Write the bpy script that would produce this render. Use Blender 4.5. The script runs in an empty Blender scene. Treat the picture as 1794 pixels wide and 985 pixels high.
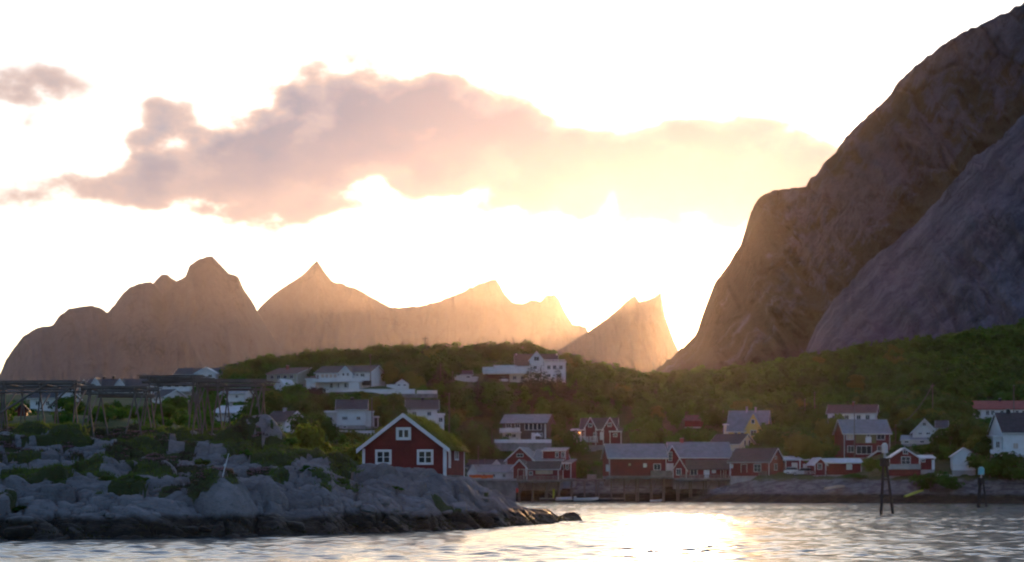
import bpy, math, random
import numpy as np
from mathutils import Vector, Matrix
R = math.radians
random.seed(7); rng = np.random.default_rng(7)
scene = bpy.context.scene
C = scene.collection

# ------------------------------------------------------------------ camera
F = 3600.0; HY = 853.0; CX = 897.0; H = 3.0      # focal length in photo pixels, horizon row, centre column, eye height
cam = bpy.data.cameras.new('camera'); camo = bpy.data.objects.new('camera', cam); C.objects.link(camo)
camo.location = (0, 0, H); camo.rotation_euler = (R(90), 0, 0)
cam.sensor_width = 36; cam.lens = 36*F/1794.0; cam.shift_y = (HY-492.5)/1794.0
cam.clip_start = 1; cam.clip_end = 20000
cam.dof.use_dof = True; cam.dof.focus_distance = 45; cam.dof.aperture_fstop = 1.7
scene.camera = camo
# ------------------------------------------------------------------ light
SUN_EL, SUN_AZ = R(5.52), R(4.62)
SKY_STRENGTH = 0.12; SUN_STRENGTH = 2.2; EXPOSURE = 1.38
w = bpy.data.worlds.new('World'); scene.world = w; w.use_nodes = True
scene.view_settings.view_transform = 'Standard'; scene.view_settings.look = 'None'
scene.view_settings.gamma = 1; scene.view_settings.use_curve_mapping = False
scene.view_settings.exposure = EXPOSURE
cy = scene.cycles
cy.use_denoising = True; cy.max_bounces = 5; cy.diffuse_bounces = 3; cy.glossy_bounces = 3
cy.transmission_bounces = 3; cy.volume_bounces = 0; cy.transparent_max_bounces = 6
cy.sample_clamp_indirect = 6; cy.use_adaptive_sampling = False
sl = bpy.data.lights.new('sun', 'SUN'); sl.energy = SUN_STRENGTH; sl.angle = R(0.6); sl.color = (1.0, 0.56, 0.24)
so = bpy.data.objects.new('sun', sl); C.objects.link(so)
sdir = Vector((math.sin(SUN_AZ)*math.cos(SUN_EL), math.cos(SUN_AZ)*math.cos(SUN_EL), math.sin(SUN_EL)))
so.rotation_euler = (-sdir).to_track_quat('-Z', 'Y').to_euler(); so.location = (60, 300, 200)

class NT:
    def __init__(s, t): s.t = t; s.n = t.nodes; s.l = t.links
    def node(s, typ, **kw):
        n = s.n.new(typ)
        for k, v in kw.items():
            if k.startswith('in_'):
                key = k[3:]; key = int(key) if key.isdigit() else key
                s.put(n.inputs[key], v)
            else: setattr(n, k, v)
        return n
    def put(s, sock, v):
        if isinstance(v, bpy.types.NodeSocket): s.l.new(v, sock)
        else: sock.default_value = v
    def math(s, op, a, b=None, c=None, clamp=False):
        n = s.n.new('ShaderNodeMath'); n.operation = op; n.use_clamp = clamp
        s.put(n.inputs[0], a)
        if b is not None: s.put(n.inputs[1], b)
        if c is not None: s.put(n.inputs[2], c)
        return n.outputs[0]
    def vmath(s, op, a, b=None):
        n = s.n.new('ShaderNodeVectorMath'); n.operation = op; s.put(n.inputs[0], a)
        if b is not None: s.put(n.inputs[1], b)
        return n.outputs['Value'] if op in ('LENGTH', 'DOT_PRODUCT') else n.outputs[0]
    def smooth(s, v, a, b, o0=0.0, o1=1.0):
        n = s.n.new('ShaderNodeMapRange'); n.interpolation_type = 'SMOOTHSTEP'
        s.put(n.inputs[0], v); n.inputs[1].default_value = a; n.inputs[2].default_value = b
        n.inputs[3].default_value = o0; n.inputs[4].default_value = o1
        return n.outputs[0]
    def noise(s, vec, scale, detail=4, rough=0.5, dim='3D', col=False):
        n = s.n.new('ShaderNodeTexNoise'); n.noise_dimensions = dim
        if vec is not None: s.l.new(vec, n.inputs['Vector'])
        n.inputs['Scale'].default_value = scale; n.inputs['Detail'].default_value = detail; n.inputs['Roughness'].default_value = rough
        return n.outputs['Color' if col else 'Fac']
    def mix(s, f, a, b):
        n = s.n.new('ShaderNodeMix'); n.data_type = 'RGBA'
        s.put(n.inputs[0], f)
        for i, v in ((6, a), (7, b)):
            s.put(n.inputs[i], v if isinstance(v, bpy.types.NodeSocket) else (*v[:3], 1))
        return n.outputs[2]

def build_world():
    t = NT(w.node_tree); t.n.clear()
    out = t.node('ShaderNodeOutputWorld'); bg = t.node('ShaderNodeBackground')
    sky = t.node('ShaderNodeTexSky', sky_type='NISHITA', sun_disc=False, sun_elevation=SUN_EL, sun_rotation=SUN_AZ,
                 altitude=0, air_density=1.0, dust_density=1.1, ozone_density=3.5)
    geo = t.node('ShaderNodeTexCoord')
    d = geo.outputs['Generated']
    sep = t.node('ShaderNodeSeparateXYZ'); t.l.new(d, sep.inputs[0])
    X, Y, Z = sep.outputs
    az = t.math('MULTIPLY', t.math('ARCTAN2', X, Y), 36.0)
    el = t.math('MULTIPLY', t.math('ARCSINE', Z), 36.0)
    comb = t.node('ShaderNodeCombineXYZ'); t.put(comb.inputs[0], az); t.put(comb.inputs[1], el)
    q0 = comb.outputs[0]
    # cloud outlines are broken up by turbulent warps; cloud banks are given by azimuth and elevation
    st = t.vmath('MULTIPLY', q0, (1.0, 1.5, 1.0))
    w1 = t.vmath('MULTIPLY', t.vmath('SUBTRACT', t.noise(st, 0.5, 2, .5, col=True), (.5, .5, .5)), (2.4, 1.1, 0))
    w2 = t.vmath('MULTIPLY', t.vmath('SUBTRACT', t.noise(st, 1.7, 3, .5, col=True), (.5, .5, .5)), (.5, .3, 0))
    q = t.vmath('ADD', t.vmath('ADD', q0, w1), w2)
    total = None
    for px, py, rx, ry, a in CLOUDS:
        u = (px-CX)/F; v = (HY-py)/F
        c = (math.atan(u)*36, math.atan(v/math.hypot(1, u))*36, 0)
        e = t.vmath('LENGTH', t.vmath('MULTIPLY', t.vmath('SUBTRACT', q, c), (100/rx, 100/ry, 0)))
        b = t.smooth(e, 0.0, 1.8, a, 0.0)
        total = b if total is None else t.math('ADD', total, b)
    # the same kind of broken cloud over the rest of the sky
    far = t.math('MULTIPLY', t.smooth(t.math('ABSOLUTE', az), 10.0, 13.0), 1.0)
    high = t.smooth(el, 14.0, 20.0)
    else_ = t.math('MAXIMUM', far, high)
    gen = t.smooth(t.noise(t.vmath('MULTIPLY', d, (1, 1, 3.2)), 3.2, 6, .55), 0.44, 0.66, 0.0, 0.9)
    total = t.math('ADD', total, t.math('MULTIPLY', gen, else_))
    fine = t.noise(st, 1.0, 4, .5)
    dens = t.math('MULTIPLY', total, t.smooth(fine, 0.30, 0.68, 0.55, 1.2))
    op = t.smooth(dens, 0.06, 1.6)
    ramp = t.node('ShaderNodeValToRGB'); cr = ramp.color_ramp
    cr.elements[0].position = 0.0; cr.elements[0].color = (*CLOUD_EDGE, 1)
    cr.elements[1].position = 1.0; cr.elements[1].color = (*CLOUD_CORE, 1)
    for ps, co in ((.30, CLOUD_THIN), (.62, CLOUD_MID)): e = cr.elements.new(ps); e.color = (*co, 1)
    t.put(ramp.inputs[0], op)
    # bases of the clouds face the low sun and are warmer than the tops
    lowwarm = t.smooth(t.math('ADD', el, t.math('MULTIPLY', t.math('SUBTRACT', fine, .5), 1.6)), 4.4, 6.4, 1.0, 0.0)
    lowwarm = t.math('MULTIPLY', lowwarm, t.smooth(Y, .2, .8))     # only clouds towards the sun glow from below
    bank = t.smooth(Y, -.2, .75)
    ccol = t.mix(t.math('MULTIPLY', lowwarm, .78), ramp.outputs[0], CLOUD_WARM)
    ccol = t.mix(bank, CLOUD_FAR, ccol)
    fin = t.mix(t.math('SUBTRACT', 1.0, t.math('POWER', t.math('SUBTRACT', 1.0, t.smooth(op, 0.0, 0.62)), 3.0)), sky.outputs[0], ccol)
    t.l.new(fin, bg.inputs[0]); bg.inputs[1].default_value = SKY_STRENGTH
    t.l.new(bg.outputs[0], out.inputs[0])
    try: w.cycles.sampling_method = 'MANUAL'; w.cycles.sample_map_resolution = 1024
    except Exception: pass

# px, py, radius x, radius y (photo pixels seen from the jetty), weight
CLOUDS = [(330, 275, 130, 55, .9), (430, 300, 190, 70, .9), (545, 200, 120, 75, 1.0), (640, 190, 130, 85, 1.0), (560, 290, 200, 70, .8),
          (760, 235, 130, 80, .9), (880, 250, 130, 75, 1.0), (1000, 280, 180, 65, 1.0), (1150, 280, 200, 60, 1.0), (1310, 262, 170, 62, 1.1),
          (1400, 300, 110, 60, .7), (900, 330, 140, 45, .6), (1010, 375, 110, 38, .75), (1150, 350, 160, 50, .5), (1270, 400, 70, 70, .5),
          (1330, 360, 90, 60, .5), (390, 352, 130, 34, .6), (560, 350, 110, 30, .45), (0, 135, 190, 90, .44), (110, 180, 130, 50, .36),
          (40, 318, 170, 46, .5), (170, 330, 110, 34, .34), (305, 180, 45, 40, .4), (770, 170, 110, 34, .42), (660, 318, 46, 26, -.8), (1046, 358, 20, 18, -.5)]
CLOUD_EDGE = (5.0, 4.0, 3.2); CLOUD_THIN = (2.1, 1.6, 1.45); CLOUD_MID = (1.1, 1.15, 1.4); CLOUD_CORE = (.45, .74, 1.15); CLOUD_WARM = (1.75, 1.35, 1.3); CLOUD_FAR = (1.7, 1.55, 2.3)
build_world()
# ------------------------------------------------------------------ helpers
def P(px, py, D): return Vector(((px-CX)/F*D, D, H+(HY-py)/F*D))
def zof(py, D): return H+(HY-py)/F*D
def props(o, label=None, cat=None, group=None, kind=None):
    for k, v in (('label', label), ('category', cat), ('group', group), ('kind', kind)):
        if v: o[k] = v
    return o
def link(name, data, parent=None, mat=None):
    o = bpy.data.objects.new(name, data); C.objects.link(o)
    if parent is not None: o.parent = parent
    if mat is not None and data is not None and not data.materials: data.materials.append(MAT[mat])
    return o
def empty(name, loc, rz=0, label=None, cat=None, group=None):
    o = bpy.data.objects.new(name, None); C.objects.link(o); o.location = loc; o.rotation_euler = (0, 0, rz); o.empty_display_size = .5
    return props(o, label, cat, group)
def copy_tree(o, parent=None):
    c = o.copy(); C.objects.link(c); c.parent = parent
    for ch in o.children: copy_tree(ch, c)
    return c
def np_mesh(name, V, faces, smooth=False):
    """V (n,3); faces (m,k) constant-size index array"""
    me = bpy.data.meshes.new(name); V = np.asarray(V, np.float32); faces = np.asarray(faces, np.int32)
    m, k = faces.shape
    me.vertices.add(len(V)); me.vertices.foreach_set('co', V.ravel())
    me.loops.add(m*k); me.loops.foreach_set('vertex_index', faces.ravel())
    me.polygons.add(m); me.polygons.foreach_set('loop_start', np.arange(0, m*k, k, dtype=np.int32))
    me.polygons.foreach_set('loop_total', np.full(m, k, np.int32))
    me.update(calc_edges=True)
    if smooth: me.polygons.foreach_set('use_smooth', np.ones(m, bool))
    return me
def grid_faces(nu, nv):
    i = np.arange(nu*nv).reshape(nu, nv)
    return np.stack([i[:-1, :-1], i[1:, :-1], i[1:, 1:], i[:-1, 1:]], -1).reshape(-1, 4)
class MB:
    def __init__(s): s.v = []; s.f = []
    def poly_extrude(s, pts0, pts1):
        b = len(s.v); n = len(pts0); s.v += [tuple(p) for p in pts0]+[tuple(p) for p in pts1]
        s.f.append(tuple(b+i for i in range(n))); s.f.append(tuple(b+n+i for i in reversed(range(n))))
        for i in range(n):
            j = (i+1) % n; s.f.append((b+j, b+i, b+n+i, b+n+j))
        return s
    def box(s, x0, x1, y0, y1, z0, z1):
        return s.poly_extrude([(x0, y0, z0), (x1, y0, z0), (x1, y1, z0), (x0, y1, z0)], [(x0, y0, z1), (x1, y0, z1), (x1, y1, z1), (x0, y1, z1)])
    def tube(s, p, q, r0, r1=None, n=6):
        r1 = r0 if r1 is None else r1
        p = Vector(p); q = Vector(q); d = (q-p).normalized(); a = d.orthogonal().normalized(); b = d.cross(a)
        ring = lambda c, r: [tuple(c+(a*math.cos(2*math.pi*i/n)+b*math.sin(2*math.pi*i/n))*r) for i in range(n)]
        return s.poly_extrude(ring(p, r0), ring(q, r1))
    def mesh(s, name):
        me = bpy.data.meshes.new(name); me.from_pydata(s.v, [], s.f); me.validate()
        import bmesh
        bm = bmesh.new(); bm.from_mesh(me); bmesh.ops.recalc_face_normals(bm, faces=bm.faces); bm.to_mesh(me); bm.free(); me.update()
        return me
    def build(s, name, mat, parent=None): return link(name, s.mesh(name), parent, mat)
_cyl = {}
def pole(name, p, q, r, mat, parent, taper=.85):
    """one round pole; poles share a unit mesh"""
    key = (mat, taper)
    if key not in _cyl:
        me = MB().tube((0, 0, 0), (0, 0, 1), 1, taper, 8).mesh('pole'); me.materials.append(MAT[mat]); _cyl[key] = me
    o = link(name, _cyl[key], parent); p = Vector(p); q = Vector(q); d = q-p
    o.location = p; o.rotation_euler = d.to_track_quat('Z', 'Y').to_euler(); o.scale = (r, r, d.length)
    return o

# numpy noise -------------------------------------------------------
def _hash(ix, iy, seed):
    h = (ix.astype(np.int64)*374761393+iy.astype(np.int64)*668265263+seed*974634241) & 0xffffffff
    h = ((h ^ (h >> 13))*1274126177) & 0xffffffff
    return ((h ^ (h >> 16)) & 0xffffff)/float(0xffffff)
def vnoise(x, y, seed=0):
    ix = np.floor(x); iy = np.floor(y); fx = x-ix; fy = y-iy
    u = fx*fx*fx*(fx*(fx*6-15)+10); v = fy*fy*fy*(fy*(fy*6-15)+10)
    a = _hash(ix, iy, seed); b = _hash(ix+1, iy, seed); c = _hash(ix, iy+1, seed); d = _hash(ix+1, iy+1, seed)
    return (a*(1-u)+b*u)*(1-v)+(c*(1-u)+d*u)*v
def fbm(x, y, seed=0, oct=5, gain=.5):
    s = 0; a = 1; t = 0
    for i in range(oct):
        s = s+a*vnoise(x, y, seed+i*17); t += a; a *= gain; x = x*2.03+11.3; y = y*2.03+5.1
    return s/t
def ridged(x, y, seed=0, oct=5, gain=.5):
    s = 0; a = 1; t = 0
    for i in range(oct):
        n = 1-np.abs(vnoise(x, y, seed+i*31)*2-1); s = s+a*n*n; t += a; a *= gain; x = x*2.1+3.7; y = y*2.1+9.2
    return s/t
def voronoi(x, y, seed=0, jit=.9):
    """F1, F2-F1, cell random values and offset to the nearest point"""
    ix = np.floor(x); iy = np.floor(y)
    f1 = np.full(x.shape, 9.); f2 = np.full(x.shape, 9.); r = np.zeros(x.shape); r2 = np.zeros(x.shape); ox = np.zeros(x.shape); oy = np.zeros(x.shape)
    for dx in (-1, 0, 1):
        for dy in (-1, 0, 1):
            cx = ix+dx; cyy = iy+dy
            h1 = _hash(cx, cyy, seed); h2 = _hash(cx, cyy, seed+101)
            vx = cx+.5+(h1-.5)*jit-x; vy = cyy+.5+(h2-.5)*jit-y
            d = np.hypot(vx, vy); near = d < f1
            f2 = np.where(near, f1, np.minimum(f2, d)); f1 = np.where(near, d, f1)
            r = np.where(near, _hash(cx, cyy, seed+202), r); r2 = np.where(near, _hash(cx, cyy, seed+303), r2)
            ox = np.where(near, -vx, ox); oy = np.where(near, -vy, oy)
    return f1, f2-f1, r, r2, ox, oy
def sstep(x, a, b):
    t = np.clip((x-a)/(b-a), 0, 1); return t*t*(3-2*t)

# ------------------------------------------------------------------ materials
MAT = {}
def mat(name, col, rough=.8, var=.25, scale=1.0, bump=0.0, bscale=8.0, metal=0, spec=.3, stretch=(1, 1, 1), col2=None, boards=0.0):
    m = bpy.data.materials.new(name); m.use_nodes = True; MAT[name] = m
    t = NT(m.node_tree); b = t.n['Principled BSDF']
    tc = t.node('ShaderNodeTexCoord'); v = t.vmath('MULTIPLY', tc.outputs['Object'], stretch)
    n1 = t.noise(v, scale, 6, .6)
    c2 = col2 if col2 else tuple(c*(1-var) for c in col)
    c1 = col if col2 else tuple(min(1, c*(1+var*.5)) for c in col)
    c = t.mix(t.smooth(n1, .32, .68), c1, c2)
    hgt = None
    if boards:
        wv = t.node('ShaderNodeTexWave', wave_type='BANDS', bands_direction='X', wave_profile='SIN')
        t.l.new(tc.outputs['Object'], wv.inputs['Vector']); wv.inputs['Scale'].default_value = boards; wv.inputs['Distortion'].default_value = .3
        hgt = t.smooth(wv.outputs['Fac'], .0, .25)
    if bump:
        h2 = t.noise(v, bscale, 5, .6)
        hgt = h2 if hgt is None else t.math('ADD', hgt, h2)
    if hgt is not None:
        bp = t.node('ShaderNodeBump'); bp.inputs['Strength'].default_value = bump or .4; bp.inputs['Distance'].default_value = .05 if boards else .2
        t.put(bp.inputs['Height'], hgt); t.l.new(bp.outputs[0], b.inputs['Normal'])
    t.l.new(c, b.inputs['Base Color']); b.inputs['Roughness'].default_value = rough; b.inputs['Metallic'].default_value = metal
    b.inputs['Specular IOR Level'].default_value = spec
    return m
mat('white', (.66, .66, .67), .6, .10, .8); mat('offwhite', (.58, .57, .54), .7, .1, .8); mat('cream', (.66, .60, .42), .7, .1, .8)
mat('palegreen', (.42, .44, .36), .7, .1, .8)
mat('red', (.155, .020, .017), .75, .25, .6, bump=.4, bscale=3, boards=1.1); mat('darkred', (.12, .018, .016), .75, .25, .6)
mat('brown', (.075, .055, .045), .8, .25, .6); mat('yellow', (.60, .43, .13), .7, .12, .6); mat('olive', (.17, .14, .06), .8, .15, .6)
mat('roofdark', (.045, .048, .056), .7, .3, 1.2, bump=.3, bscale=6); mat('roofgrey', (.20, .215, .235), .6, .2, .9, bump=.3, bscale=6)
mat('roofbrown', (.065, .05, .048), .75, .3, 1.2); mat('roofred', (.30, .075, .06), .7, .25, 1.2); mat('rooflight', (.50, .52, .55), .55, .15, .8)
mat('roofrust', (.115, .055, .05), .75, .25, 1.0)
mat('concrete', (.33, .33, .33), .9, .25, .7); mat('stonewall', (.20, .20, .20), .9, .35, .8, bump=.6, bscale=2.5)
mat('wood', (.14, .122, .105), .85, .35, .6, stretch=(1, 1, 6)); mat('oldwood', (.155, .135, .115), .9, .4, 1.5)
mat('wharfwood', (.22, .19, .17), .9, .35, .7); mat('darkwood', (.03, .028, .026), .8, .3, 1)
mat('metal', (.35, .36, .38), .4, .1, 1, metal=.7); mat('black', (.02, .02, .022), .6, .2, 1); mat('brick', (.26, .10, .07), .85, .25, 3)
mat('orange', (.70, .13, .03), .6, .15, 1); mat('buoyred', (.60, .05, .03), .5, .1, 1); mat('lime', (.34, .40, .06), .5, .1, 1); mat('turquoise', (.12, .50, .55), .45, .1, 1)
mat('boatwhite', (.72, .73, .74), .35, .08, .6); mat('carwhite', (.70, .71, .73), .25, .03, 1, spec=.6); mat('cargrey', (.35, .37, .40), .3, .03, 1, spec=.6)
mat('rubber', (.025, .025, .025), .8, .1, 1); mat('tan', (.42, .34, .24), .8, .2, 1); mat('bark', (.12, .10, .085), .9, .4, 2)
mat('soil', (.05, .05, .03), .95, .3, 1)
g = mat('glass', (.02, .022, .026), .08, .05, 1, spec=.4); mat('tanpane', (.50, .40, .32), .8, .2, 1)  # tan panes; the big white house's lit window tint is painted with this
mat('rockpiece', (.20, .20, .215), .85, .4, .8, bump=.7, bscale=2)
def lampmat():
    m = bpy.data.materials.new('lamplight'); m.use_nodes = True; MAT['lamplight'] = m
    b = m.node_tree.nodes['Principled BSDF']; b.inputs['Base Color'].default_value = (1, .6, .3, 1)
    b.inputs['Emission Color'].default_value = (1, .42, .14, 1); b.inputs['Emission Strength'].default_value = 2.2
lampmat()
def leafmat(name, c1, c2, trans=.35, scale=.25, tint=False):
    m = bpy.data.materials.new(name); m.use_nodes = True; MAT[name] = m
    t = NT(m.node_tree); b = t.n['Principled BSDF']; out = t.n['Material Output']
    geo = t.node('ShaderNodeNewGeometry'); oi = t.node('ShaderNodeObjectInfo')
    n = t.noise(geo.outputs['Position'], scale, 3, .6)
    n2 = t.noise(geo.outputs['Position'], scale*9, 2, .5)
    f = t.math('ADD', t.math('MULTIPLY', t.math('SUBTRACT', n, .5), 2.2), t.math('ADD', t.math('MULTIPLY', n2, .2), t.math('MULTIPLY', t.node('ShaderNodeAttribute', attribute_name='tint').outputs['Fac'] if tint else oi.outputs['Random'], .9)))
    c = t.mix(t.math('ADD', f, 0, clamp=True), c1, c2)
    t.l.new(c, b.inputs['Base Color']); b.inputs['Roughness'].default_value = .75; b.inputs['Specular IOR Level'].default_value = .15
    tr = t.node('ShaderNodeBsdfTranslucent'); t.l.new(t.mix(.5, c, (.12, .24, .02)), tr.inputs[0])
    mx = t.node('ShaderNodeMixShader'); mx.inputs[0].default_value = trans
    t.l.new(b.outputs[0], mx.inputs[1]); t.l.new(tr.outputs[0], mx.inputs[2]); t.l.new(mx.outputs[0], out.inputs[0])
leafmat('woodleaf', (.013, .052, .006), (.055, .150, .015), .42, tint=True); leafmat('leaf', (.013, .048, .006), (.045, .118, .014), .38); leafmat('leafyellow', (.075, .105, .012), (.13, .15, .022), .38)
leafmat('needle', (.018, .030, .016), (.032, .042, .02), .12); leafmat('leafdark', (.03, .02, .02), (.05, .03, .024), .2)
leafmat('grassblade', (.05, .085, .016), (.105, .13, .03), .3, .5); leafmat('turf', (.11, .125, .02), (.19, .18, .035), .35, .5)
leafmat('heather', (.05, .034, .03), (.09, .055, .055), .15, .6); leafmat('flower', (.17, .08, .12), (.26, .14, .19), .25, .8); leafmat('weed', (.035, .032, .018), (.07, .06, .028), .1, 1.0)

def rockmat(name, wet=True):
    """shore rock: grey granite, lichen, a black tide band near sea level, soil where plants root (attribute veg)"""
    m = bpy.data.materials.new(name); m.use_nodes = True; MAT[name] = m
    t = NT(m.node_tree); b = t.n['Principled BSDF']
    geo = t.node('ShaderNodeNewGeometry'); pos = geo.outputs['Position']
    sep = t.node('ShaderNodeSeparateXYZ'); t.l.new(pos, sep.inputs[0])
    n1 = t.noise(pos, .35, 6, .65); n2 = t.noise(t.vmath('MULTIPLY', pos, (1, 1, 3)), 2.2, 6, .65); n3 = t.noise(pos, 9, 4, .6)
    c = t.mix(t.smooth(n1, .35, .65), (.29, .283, .29), (.195, .19, .195))
    c = t.mix(t.smooth(n2, .52, .72, 0, .6), c, (.06, .06, .064))
    c = t.mix(t.smooth(n2, .46, .30, 0, .35), c, (.19, .17, .15))
    c = t.mix(t.smooth(n3, .35, .75, 0, .35), c, (.22, .222, .23))
    sb = t.node('ShaderNodeAttribute', attribute_name='slab')
    c = t.mix(t.smooth(sb.outputs['Fac'], .0, 1.0, 0, .75), c, t.mix(t.smooth(n3, .4, .6), (.14, .135, .14), (.11, .107, .112)))
    vg = t.node('ShaderNodeAttribute', attribute_name='veg')
    c = t.mix(t.smooth(vg.outputs['Fac'], .35, .65), c, t.mix(n2, (.035, .055, .014), (.075, .08, .03)))
    zz = t.math('ADD', sep.outputs[2], t.math('MULTIPLY', t.math('SUBTRACT', n1, .5), 1.5))
    tide = t.smooth(zz, 1.45, .95)
    c = t.mix(tide, c, t.mix(t.smooth(n2, .4, .7), (.014, .013, .012), (.04, .034, .02)))
    t.l.new(c, b.inputs['Base Color']); t.put(b.inputs['Roughness'], t.math('SUBTRACT', .85, t.math('MULTIPLY', tide, .25)))
    b.inputs['Specular IOR Level'].default_value = .25
    bp = t.node('ShaderNodeBump'); bp.inputs['Strength'].default_value = .9; bp.inputs['Distance'].default_value = .3
    t.put(bp.inputs['Height'], t.math('ADD', n2, t.math('MULTIPLY', n3, .3))); t.l.new(bp.outputs[0], b.inputs['Normal'])
rockmat('rock')
def groundmat():
    m = bpy.data.materials.new('ground'); m.use_nodes = True; MAT['ground'] = m
    t = NT(m.node_tree); b = t.n['Principled BSDF']
    geo = t.node('ShaderNodeNewGeometry'); pos = geo.outputs['Position']
    sep = t.node('ShaderNodeSeparateXYZ'); t.l.new(pos, sep.inputs[0])
    n1 = t.noise(pos, .06, 5, .6); n2 = t.noise(t.vmath('MULTIPLY', pos, (1, 1, 3)), .5, 6, .65)
    grass = t.mix(t.smooth(n2, .3, .7), (.040, .065, .016), (.085, .095, .03))
    grass = t.mix(t.smooth(n1, .55, .75, 0, .6), grass, (.10, .085, .05))
    rock = t.mix(t.smooth(n2, .38, .62), (.20, .195, .195), (.085, .083, .083))
    zz = t.math('ADD', sep.outputs[2], t.math('MULTIPLY', t.math('SUBTRACT', n2, .5), 2.2))
    c = t.mix(t.smooth(zz, 4.7, 4.0), grass, rock)
    c = t.mix(t.smooth(zz, 1.9, 1.3), c, t.mix(t.smooth(n2, .4, .7), (.02, .018, .013), (.055, .046, .026)))
    t.l.new(c, b.inputs['Base Color']); b.inputs['Roughness'].default_value = .9; b.inputs['Specular IOR Level'].default_value = .2
    bp = t.node('ShaderNodeBump'); bp.inputs['Strength'].default_value = .6; bp.inputs['Distance'].default_value = .5
    t.put(bp.inputs['Height'], n2); t.l.new(bp.outputs[0], b.inputs['Normal'])
groundmat()
def mountmat(name, rocka, rockb, green, gamount, sc, diag=0.0, bs=.8):
    m = bpy.data.materials.new(name); m.use_nodes = True; MAT[name] = m
    t = NT(m.node_tree); b = t.n['Principled BSDF']
    geo = t.node('ShaderNodeNewGeometry'); pos = geo.outputs['Position']
    mp = t.node('ShaderNodeMapping'); t.l.new(pos, mp.inputs[0]); mp.inputs['Rotation'].default_value = (0, diag, 0)
    wv = t.vmath('ADD', mp.outputs[0], t.vmath('MULTIPLY', t.vmath('SUBTRACT', t.noise(pos, .02*sc, 4, .6, col=True), (.5, .5, .5)), (14/sc, 14/sc, 14/sc)))
    streak = t.noise(t.vmath('MULTIPLY', wv, (1, .35, .07)), .17*sc, 8, .66)
    patch = t.noise(pos, .011*sc, 6, .6)
    grit = t.noise(t.vmath('MULTIPLY', wv, (1, .6, .35)), .33*sc, 8, .7)
    c = t.mix(t.smooth(streak, .36, .62), rocka, rockb)
    c = t.mix(t.smooth(grit, .48, .72, 0, .7), c, tuple(x*.5 for x in rockb))
    c = t.mix(t.smooth(grit, .44, .28, 0, .3), c, tuple(x*1.3 for x in rocka))
    vein = t.smooth(t.math('ABSOLUTE', t.math('SUBTRACT', t.noise(t.vmath('MULTIPLY', wv, (1, .5, .32)), .022*sc, 5, .55), .5)), .0, .014, .75, 0)
    c = t.mix(t.math('MULTIPLY', vein, t.smooth(patch, .42, .6)), c, tuple(x*.35 for x in rockb))
    at = t.node('ShaderNodeAttribute', attribute_name='veg')
    gm = t.smooth(t.math('ADD', t.math('ADD', patch, t.math('MULTIPLY', t.math('SUBTRACT', streak, .5), .7)), at.outputs['Fac']), .62-gamount, .80-gamount, 0, .9)
    c = t.mix(gm, c, t.mix(streak, green, tuple(x*.55 for x in green)))
    t.l.new(c, b.inputs['Base Color']); b.inputs['Roughness'].default_value = .9; b.inputs['Specular IOR Level'].default_value = .2
    bp = t.node('ShaderNodeBump'); bp.inputs['Strength'].default_value = bs; bp.inputs['Distance'].default_value = 6/sc
    t.put(bp.inputs['Height'], t.math('ADD', streak, t.math('MULTIPLY', grit, .5))); t.l.new(bp.outputs[0], b.inputs['Normal'])
mountmat('mountfar', (.082, .082, .092), (.072, .071, .078), (.066, .07, .062), .0, .25, .25, .12)
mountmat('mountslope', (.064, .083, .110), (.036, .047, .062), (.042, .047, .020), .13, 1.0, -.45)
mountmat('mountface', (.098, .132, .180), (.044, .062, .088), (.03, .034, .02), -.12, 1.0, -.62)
def watermat():
    m = bpy.data.materials.new('water'); m.use_nodes = True; MAT['water'] = m
    t = NT(m.node_tree); b = t.n['Principled BSDF']
    geo = t.node('ShaderNodeNewGeometry'); pos = geo.outputs['Position']
    a = t.noise(t.vmath('MULTIPLY', pos, (.8, 1.0, 1)), 2.4, 3, .55)
    bp = t.node('ShaderNodeBump'); bp.inputs['Strength'].default_value = .5; bp.inputs['Distance'].default_value = .04
    t.put(bp.inputs['Height'], a); t.l.new(bp.outputs[0], b.inputs['Normal'])
    b.inputs['Base Color'].default_value = (.012, .022, .028, 1); b.inputs['Roughness'].default_value = .17; b.inputs['IOR'].default_value = 1.333
    b.inputs['Specular IOR Level'].default_value = .5
watermat()
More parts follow.
